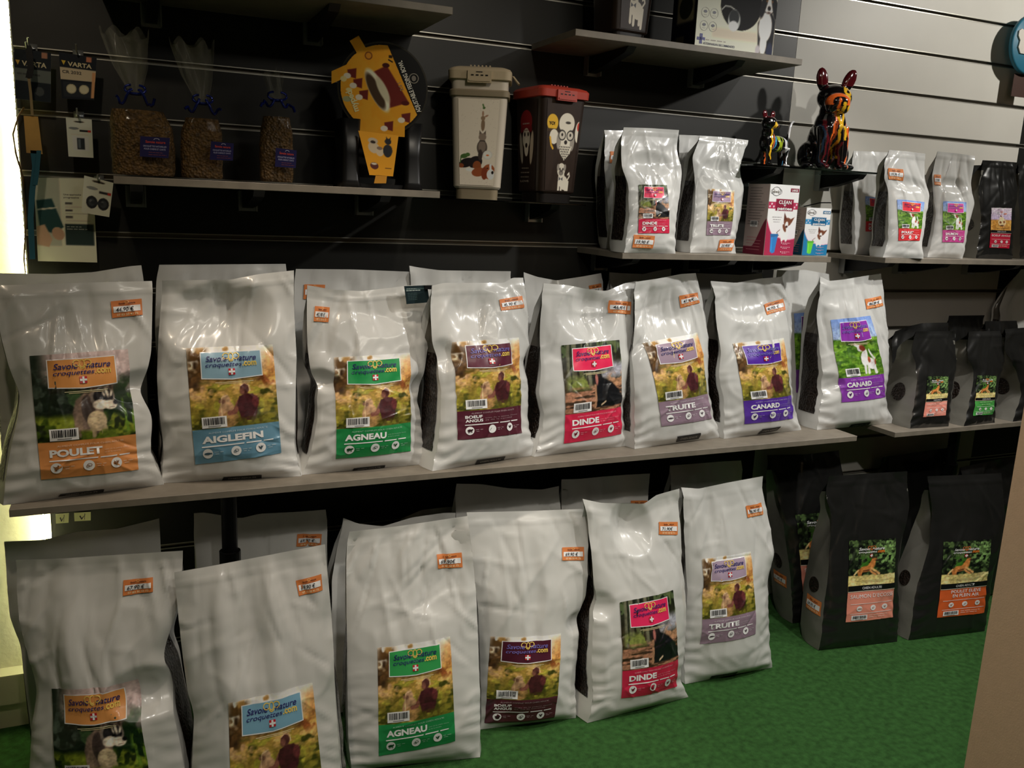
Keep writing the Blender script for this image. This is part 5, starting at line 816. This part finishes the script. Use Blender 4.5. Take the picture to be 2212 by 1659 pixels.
def a_flap(a): a.mix(np.ones(a.x.size), Y_); a.ell(.33, 1.1, .16, .22, (186, 168, 140)); a.ell(.33, 1.36, .13, .13, (176, 160, 136)); a.ell(.33, 1.32, .07, .06, (50, 40, 34)); a.ell(.5, .95, .12, .17, (190, 170, 140)); a.ell(.5, 1.1, .08, .07, (120, 100, 84)); a.ell(.74, 1.02, .14, .26, (40, 40, 42)); a.ell(.74, 1.4, .09, .12, (36, 36, 38)); a.poly([(.68, 1.46), (.69, 1.6), (.74, 1.5)], (36, 36, 38)); a.poly([(.76, 1.5), (.8, 1.6), (.81, 1.46)], (36, 36, 38)); a.ell(.27, .38, .15, .14, (84, 44, 40)); a.ell(.27, .46, .1, .04, (196, 184, 160)); a.mix(a.reg(.66, .9, .3, .33, .01), (90, 60, 30))
panel('sleeve_flap', f, 1.7, a_flap, t, 50, .0); C2 = [hit(q, 1, yb-.03) for q in ((808, 396), (834, 396), (836, 380), (812, 378))]; obj('sleeve_tab', C2+[c+np.array([0, .002, 0]) for c in C2], [(0, 1, 2, 3), (7, 6, 5, 4), (0, 4, 5, 1), (1, 5, 6, 2), (2, 6, 7, 3), (3, 7, 4, 0)], mat('sleeve_yellow', Y_, .5), t)
xs = [hit((x, 405), 1, -.2)[0] for x in (733, 912)]; zt = hit((800, 285), 1, -.2)[2]
for x, sx in ((xs[0]+.03, -1), (xs[1]-.03, 1)): obj('leg', *xf(loft([(0, .028, .06, .012), (.02, .024, .055, .012), ((zt-zc)*.6, .022, .05, .012), (zt-zc+.03, .026, .055, .012)], 4), Matrix.Translation((x, -.16, zc+.0005))), M_BP, t, True)
obj('stand', *merge([box(xs[0]+.03, xs[1]-.03, -.12, -.1, zc+.03, zt+.06), box(xs[0]+.04, xs[1]-.04, -.2, -.12, zc+.0005, zc+.012)]), M_BP, t)

# ------------------------------------------------------------------ cellophane bags of treats
M_CELLO = mat('cellophane', (96, 84, 54), .07, alpha=.05, coat=1, bump=('ridge', 30, .6, .004)); M_CELLO2 = mat('cellophane_ruffle', (214, 212, 190), .07, alpha=.09, coat=1, bump=('ridge', 40, .8, .006)); M_RIB = mat('blue_ribbon', (24, 40, 120), .15, metal=.4); M_TREAT = mat('brown_treats', (92, 68, 34), .6, var=(90, .6), bump=('voro', 150, .9, .006))
def treat(label, x0, x1, yb_, neck, top, span, lab, y, seed):
    A, B = hit((x0, yb_), 1, y), hit((x1, yb_), 1, y); W = B[0]-A[0]; xc = (A[0]+B[0])/2; nk, tp = hit(neck, 1, y), hit((neck[0], top), 1, y); zn, zt_ = nk[2]-zc, tp[2]-zc; t = thing('treat_bag', label, 'treat bag', (xc, y, zc), 'cellophane bags of treats with blue ribbons')
    s0, s1 = hit((span[0], top), 1, y)[0], hit((span[1], top), 1, y)[0]; xn = nk[0]; n, m = 56, 40
    def shell(g, z0, z1, k0):
        th = np.linspace(0, 2*np.pi, n, endpoint=False); V = []
        for i in range(k0):
            s = i/(k0-1); z = z0+(z1-z0)*s; q = (z/zn); w_ = W/2*np.interp(q, (0, .04, .3, .62, .8, .93, 1), (.9, .98, 1, .97, .8, .42, .07)); d_ = w_*.62; xm = xc+(xn-xc)*sstep(.5, 1, np.array([q]))[0]
            nz = 1+.05*(vnoise(np.cos(th)*2+5, np.full(n, z*30)+np.sin(th)*2, 1.6, seed)-.5)+(.03*np.sin(th*9+seed)*max(0, q-.6) if g > 0 else .06*(vnoise(np.cos(th)*4+5, np.full(n, z*60)+np.sin(th)*4, 2.2, seed+3)-.5))
            V += [(xm+(w_+g)*nz[k]*np.sign(math.cos(th[k]))*abs(math.cos(th[k]))**.75, y+(d_+g)*nz[k]*np.sign(math.sin(th[k]))*abs(math.sin(th[k]))**.75, zc+.0008+z) for k in range(n)]
        return V, [(i*n+k, i*n+(k+1) % n, (i+1)*n+(k+1) % n, (i+1)*n+k) for i in range(k0-1) for k in range(n)]+[tuple(range(n))[::-1], tuple(range((k0-1)*n, k0*n))]
    obj('treats', *shell(-.005, .004, zn*.8, 30), M_TREAT, t, True); fl = obj('film', *shell(.0, 0, zn, 36), M_CELLO, t, True)
    V = []; th = np.linspace(0, 2*np.pi, 48, endpoint=False); k0 = 18
    for i in range(k0):
        s = i/(k0-1); hw = np.interp(s, (0, .12, .45, 1), (.008, .02, .36*(s1-s0), .5*(s1-s0))); xm = xn+((s0+s1)/2-xn)*s; z = zn+(zt_-zn)*s
        for k in range(48): V.append((xm+hw*math.cos(th[k])*(1+.04*math.sin(th[k]*7+s*5+seed)), y+(.006+.3*hw)*math.sin(th[k])+(.004+.012*s)*math.sin(th[k]*5+seed+3*s), zc+z+(.012*math.sin(th[k]*6+seed) if i == k0-1 else 0)))
    obj('ruffled_top', V, [(i*48+k, i*48+(k+1) % 48, (i+1)*48+(k+1) % 48, (i+1)*48+k) for i in range(k0-1) for k in range(48)], M_CELLO2, t, True)
    zz = zc+zn; rng = random.Random(seed); P = []
    P.append(tube([(xn+.013*math.cos(a_), y+.013*math.sin(a_), zz) for a_ in np.linspace(0, 6.28, 14)], .003, 6))
    for sg in (-1, 1): P.append(tube([(xn+sg*(.008+.022*q), y-.014-.008*math.sin(q*5), zz+.01*math.sin(q*4+seed)-.018*q*(.6+rng.random()*.5)) for q in np.linspace(0, 1.6, 10)], .0035, 6)); P.append(tube([(xn+sg*(.008+.016*math.sin(q)), y-.016, zz+.012*(1-math.cos(q))*.8) for q in np.linspace(0, 3.1, 9)], .003, 6))
    obj('ribbon', *merge(P), M_RIB, t, True)
    C = [hit(q, 1, y-W*.31-.012) for q in lab]; f, _ = fbil(C, .72); l = panel('label', f, .72, lambda a: a.mix(np.ones(a.x.size), (28, 26, 66)), t, 12, .0); p = Print(); p.text('Savoie nature', .18, .5, .86, .09, (170, 60, 50), 0, .02); p.ring(.55, .62, .1, .06, .02, (150, 150, 170), 0, 14, 0, 180); p.text('CROQUETTES NATURELLES', .1, .36, .9, .06, (150, 150, 180), 0, .01); p.text('POUR CHIENS ET CHATS', .14, .26, .88, .06, (150, 150, 180), 0, .01); p.words(.3, .16, .8, .03, (96, 50, 66), 0); p.words(.3, .08, .92, .03, (96, 50, 66), 0); p.build('lettering', f, l, M_INK, .0006)
treat('widest cellophane treat bag with flared top and blue ribbon, next to the leaflet', 237, 384, 380, (292, 203), 72, (215, 321), [(302, 338), (364, 342), (367, 298), (303, 294)], -.17, 1)
treat('middle sized cellophane treat bag with curled blue ribbon bow', 388, 486, 386, (437, 224), 95, (366, 461), [(453, 345), (503, 347), (505, 310), (456, 305)], -.17, 2)
treat('narrow cellophane treat bag beside the feeding bowl', 558, 637, 393, (597, 217), 158, (567, 611), [(594, 360), (639, 363), (641, 325), (596, 319)], -.17, 3)

# ------------------------------------------------------------------ glossy figurines
def blob(parts, vox, sm=6):
    P = []
    for q in parts:
        if q[0] == 'e':
            _, c, r_, rot = (*q, 0)[:4]; V, Fc = [], []; n, k = 20, 12
            for i in range(k+1):
                for j in range(n): a_, b_ = math.pi*i/k, 2*math.pi*j/n; V.append(Vector((r_[0]*math.sin(a_)*math.cos(b_), r_[1]*math.sin(a_)*math.sin(b_), r_[2]*math.cos(a_))))
            mt = Matrix.Rotation(R(rot), 3, 'Y'); V = [tuple(mt @ v+Vector(c)) for v in V]; Fc = [(i*n+j, (i+1)*n+j, (i+1)*n+(j+1) % n, i*n+(j+1) % n) for i in range(k) for j in range(n)]; P.append((V, Fc))
        else: P.append(tube(q[1], q[2], 14))
    me = bpy.data.meshes.new('b'); v, f = merge(P); me.from_pydata(v, [], f); o = bpy.data.objects.new('b', me); COL.objects.link(o)
    m = o.modifiers.new('r', 'REMESH'); m.mode = 'VOXEL'; m.voxel_size = vox; m.use_smooth_shade = True; m2 = o.modifiers.new('s', 'SMOOTH'); m2.iterations = sm; m2.factor = .5
    r = bpy.data.meshes.new_from_object(o.evaluated_get(bpy.context.evaluated_depsgraph_get())); bpy.data.objects.remove(o); bpy.data.meshes.remove(me)
    V = np.array([v.co[:] for v in r.vertices]); Fc = [tuple(p.vertices) for p in r.polygons]; bpy.data.meshes.remove(r); return V, Fc
M_GLAZE = mat('drip_glaze', attr=True, rough=.06, coat=1, spec=.7)
def drips(V, base, items, seed=0):
    C = np.tile(np.array(base, float), (len(V), 1)); x, y, z = V.T
    for (x0, z1, z0, wd, c, cond) in items:
        cx = x0+.014*np.sin(z*17+seed+x0*30)+.008*np.sin(z*41+x0*50); tap = wd*(1-.45*sstep(0, 1, (z1-z)/(z1-z0+1e-9))); m = (np.abs(x-cx) < tap) & (z < z1) & (z > z0)
        if cond: m &= cond(x, y, z)
        C[m] = c
    return C
fr = lambda x, y, z: y < .05
def figurine(name, label, px_, top, z, y, parts, paint, rot):
    c = hit(px_, 1, y); s = hit((px_[0], top), 1, y)[2]-z; V, Fc = blob(parts, .0095, 5); V[:, 2] -= V[:, 2].min(); col = paint(V); k = s/V[:, 2].max(); q = R(rot); Wd = V*k; P = np.stack([Wd[:, 0]*math.cos(q)-Wd[:, 1]*math.sin(q)+c[0], Wd[:, 0]*math.sin(q)+Wd[:, 1]*math.cos(q)+y, Wd[:, 2]+z+.0004], 1)
    o = obj(name, P, Fc, M_GLAZE, None, True, col); return tag(o, label, 'figurine', 'glossy drip painted figurines')
K, DR, YE, OG, WH, BL_, LM = (12, 10, 12), (74, 14, 20), (226, 160, 36), (206, 92, 34), (226, 222, 206), (58, 134, 176), (140, 156, 40)
dog = [('e', (0, -.02, .42), (.165, .15, .22)), ('e', (0, .08, .27), (.18, .17, .26)), ('e', (.17, .08, .15), (.1, .14, .15)), ('e', (-.17, .08, .15), (.09, .14, .14)), ('c', [(.085, -.1, .42), (.095, -.13, .25), (.1, -.14, .03)], [.085, .066, .055]), ('c', [(-.085, -.1, .42), (-.095, -.13, .25), (-.1, -.14, .03)], [.085, .066, .055]), ('e', (.1, -.18, .03), (.06, .085, .036)), ('e', (-.1, -.18, .03), (.06, .085, .036)), ('e', (.22, -.05, .035), (.06, .1, .036)), ('e', (-.21, -.05, .035), (.06, .1, .036)), ('e', (0, -.03, .58), (.13, .12, .12)), ('e', (0, -.05, .71), (.18, .145, .135)), ('e', (-.02, -.17, .66), (.135, .09, .09)), ('e', (-.08, -.18, .62), (.06, .06, .075)), ('e', (.05, -.18, .62), (.06, .06, .075)), ('e', (.15, -.02, .89), (.066, .03, .125), 24), ('e', (-.135, -.02, .89), (.064, .03, .12), -10)]
def pd(V):
    C = drips(V, K, [(-.1, .5, .02, .016, DR, fr), (.0, .62, .1, .014, (120, 50, 24), fr), (-.02, .7, .2, .012, OG, fr), (.09, .8, .3, .022, YE, fr), (.035, .66, .12, .016, YE, fr), (.14, .56, .0, .016, OG, fr), (.175, .4, .0, .014, WH, fr), (-.06, .3, .0, .014, DR, fr), (.06, .28, .0, .012, DR, fr), (-.13, .45, .05, .012, (30, 44, 60), fr)])
    x, y, z = V.T; C[z > .84] = DR; m = ((x-.09)/.05)**2+((z-.78)/.06)**2 < 1; C[m & (y < -.05)] = YE; r2 = ((x+.02)/.13)**2+((z-.66)/.09)**2; C[(r2 < 1) & (r2 > .35) & (y < -.15) & (z > .63)] = OG; C[((x-.09)/.02)**2+((z-.77)/.018)**2 < 1] = K; return C
figurine('dog_figurine', 'black sitting bulldog figurine with yellow and orange paint drips, red ears', (1781, 360), 145, 1.6755, -.13, dog, pd, -18)
cat = [('e', (.12, 0, .42), (.3, .13, .15)), ('e', (-.17, -.01, .45), (.15, .14, .21)), ('e', (-.22, -.04, .62), (.11, .11, .12)), ('e', (-.23, -.07, .76), (.15, .13, .125)), ('e', (-.16, -.17, .71), (.065, .05, .05)), ('e', (-.34, -.04, .9), (.065, .03, .085), -16), ('e', (-.12, -.04, .91), (.06, .03, .08), 16), ('c', [(-.2, -.09, .36), (-.19, -.1, .03)], [.06, .045]), ('c', [(-.12, .09, .36), (-.1, .09, .03)], [.06, .045]), ('c', [(.3, -.08, .36), (.33, -.06, .2), (.31, -.09, .03)], [.085, .055, .045]), ('c', [(.36, .08, .36), (.38, .08, .03)], [.07, .045]), ('e', (-.2, -.14, .03), (.05, .07, .03)), ('e', (.3, -.13, .03), (.05, .07, .03)), ('c', [(.38, .02, .46), (.46, .02, .58), (.48, .02, .74), (.53, .02, .84), (.58, .02, .86)], [.035, .03, .027, .025, .024])]
def pc(V):
    x, y, z = V.T; C = drips(V, K, [(-.2, .78, .12, .03, YE, fr), (-.1, .72, .05, .035, OG, fr), (-.14, .4, .02, .02, (200, 96, 60), fr), (-.03, .56, .18, .018, BL_, fr), (.07, .6, .22, .04, LM, fr), (.14, .55, .26, .015, LM, fr), (.25, .6, .02, .035, WH, fr), (.32, .5, .02, .018, WH, fr), (.385, .5, .06, .018, BL_, None)])
    C[(z > .85) & (x < 0)] = DR; C[(x > .44) & (z > .5)] = WH; C[((x+.3)/.035)**2+((z-.8)/.03)**2 < .3] = WH; return C
figurine('cat_figurine', 'small black cat figurine striped with colourful paint, white tail up', (1664, 355), 240, 1.6755, -.13, cat, pc, 12)

# ------------------------------------------------------------------ right end of the wall
c = hit((2224, 97), 1, -.06); r = float(np.linalg.norm(c-CAM))*50/F; t = thing('dog_toy', 'round teal dog toy with a white bone, hanging on the grey slats', 'dog toy', (c[0], -.05, c[2]-r)); n = 40
V = [(c[0]+r*k*math.cos(2*math.pi*i/n), yq, c[2]+r*k*math.sin(2*math.pi*i/n)) for k, yq in ((1, -.056), (1, -.068), (.95, -.072)) for i in range(n)]
obj('disc', V, [(k*n+i, k*n+(i+1) % n, (k+1)*n+(i+1) % n, (k+1)*n+i) for k in range(2) for i in range(n)]+[tuple(range(n))[::-1], tuple(range(2*n, 3*n))], mat('teal_rubber', (38, 110, 136), .5), t, True)
B_ = [(-.7, .06), (-.82, .2), (-.82, .36), (-.7, .44), (-.54, .4), (-.44, .26), (.44, .26), (.54, .4), (.7, .44), (.82, .34), (.8, .18), (.7, .06), (.72, -.16), (.6, -.36), (-.6, -.36), (-.74, -.16)]; P = [(c[0]+r*x, c[2]+r*z) for x, z in B_]; nb = len(P)
obj('bone', [(x, -.0725, z) for x, z in P]+[(x, -.078, z) for x, z in P]+[(c[0], -.079, c[2])], [(2*nb, nb+i, nb+(i+1) % nb) for i in range(nb)]+[(i, (i+1) % nb, nb+(i+1) % nb, nb+i) for i in range(nb)], mat('white_rubber', (206, 200, 190), .5), t); obj('header_card', *box(c[0]-r*.42, c[0]+r*.42, -.05, -.047, c[2]-r*1.75, c[2]-r*.98), mat('brown_header_card', (66, 44, 36), .5), t); obj('hook', *tube([(c[0], -.0015, c[2]+r*.8), (c[0], -.09, c[2]+r*.8)], .003, 6), M_CHROME, t, True)
P = [hit(q, 1, yq) for q, yq in (((1737, 446), -.002), ((1772, 438), -.06), ((1795, 438), -.1))]; tag(obj('slat_hook', *tube(P, .0022, 6), M_STEEL, None, True), 'empty black wire hook on the grey slats above the blue carton', 'hook')
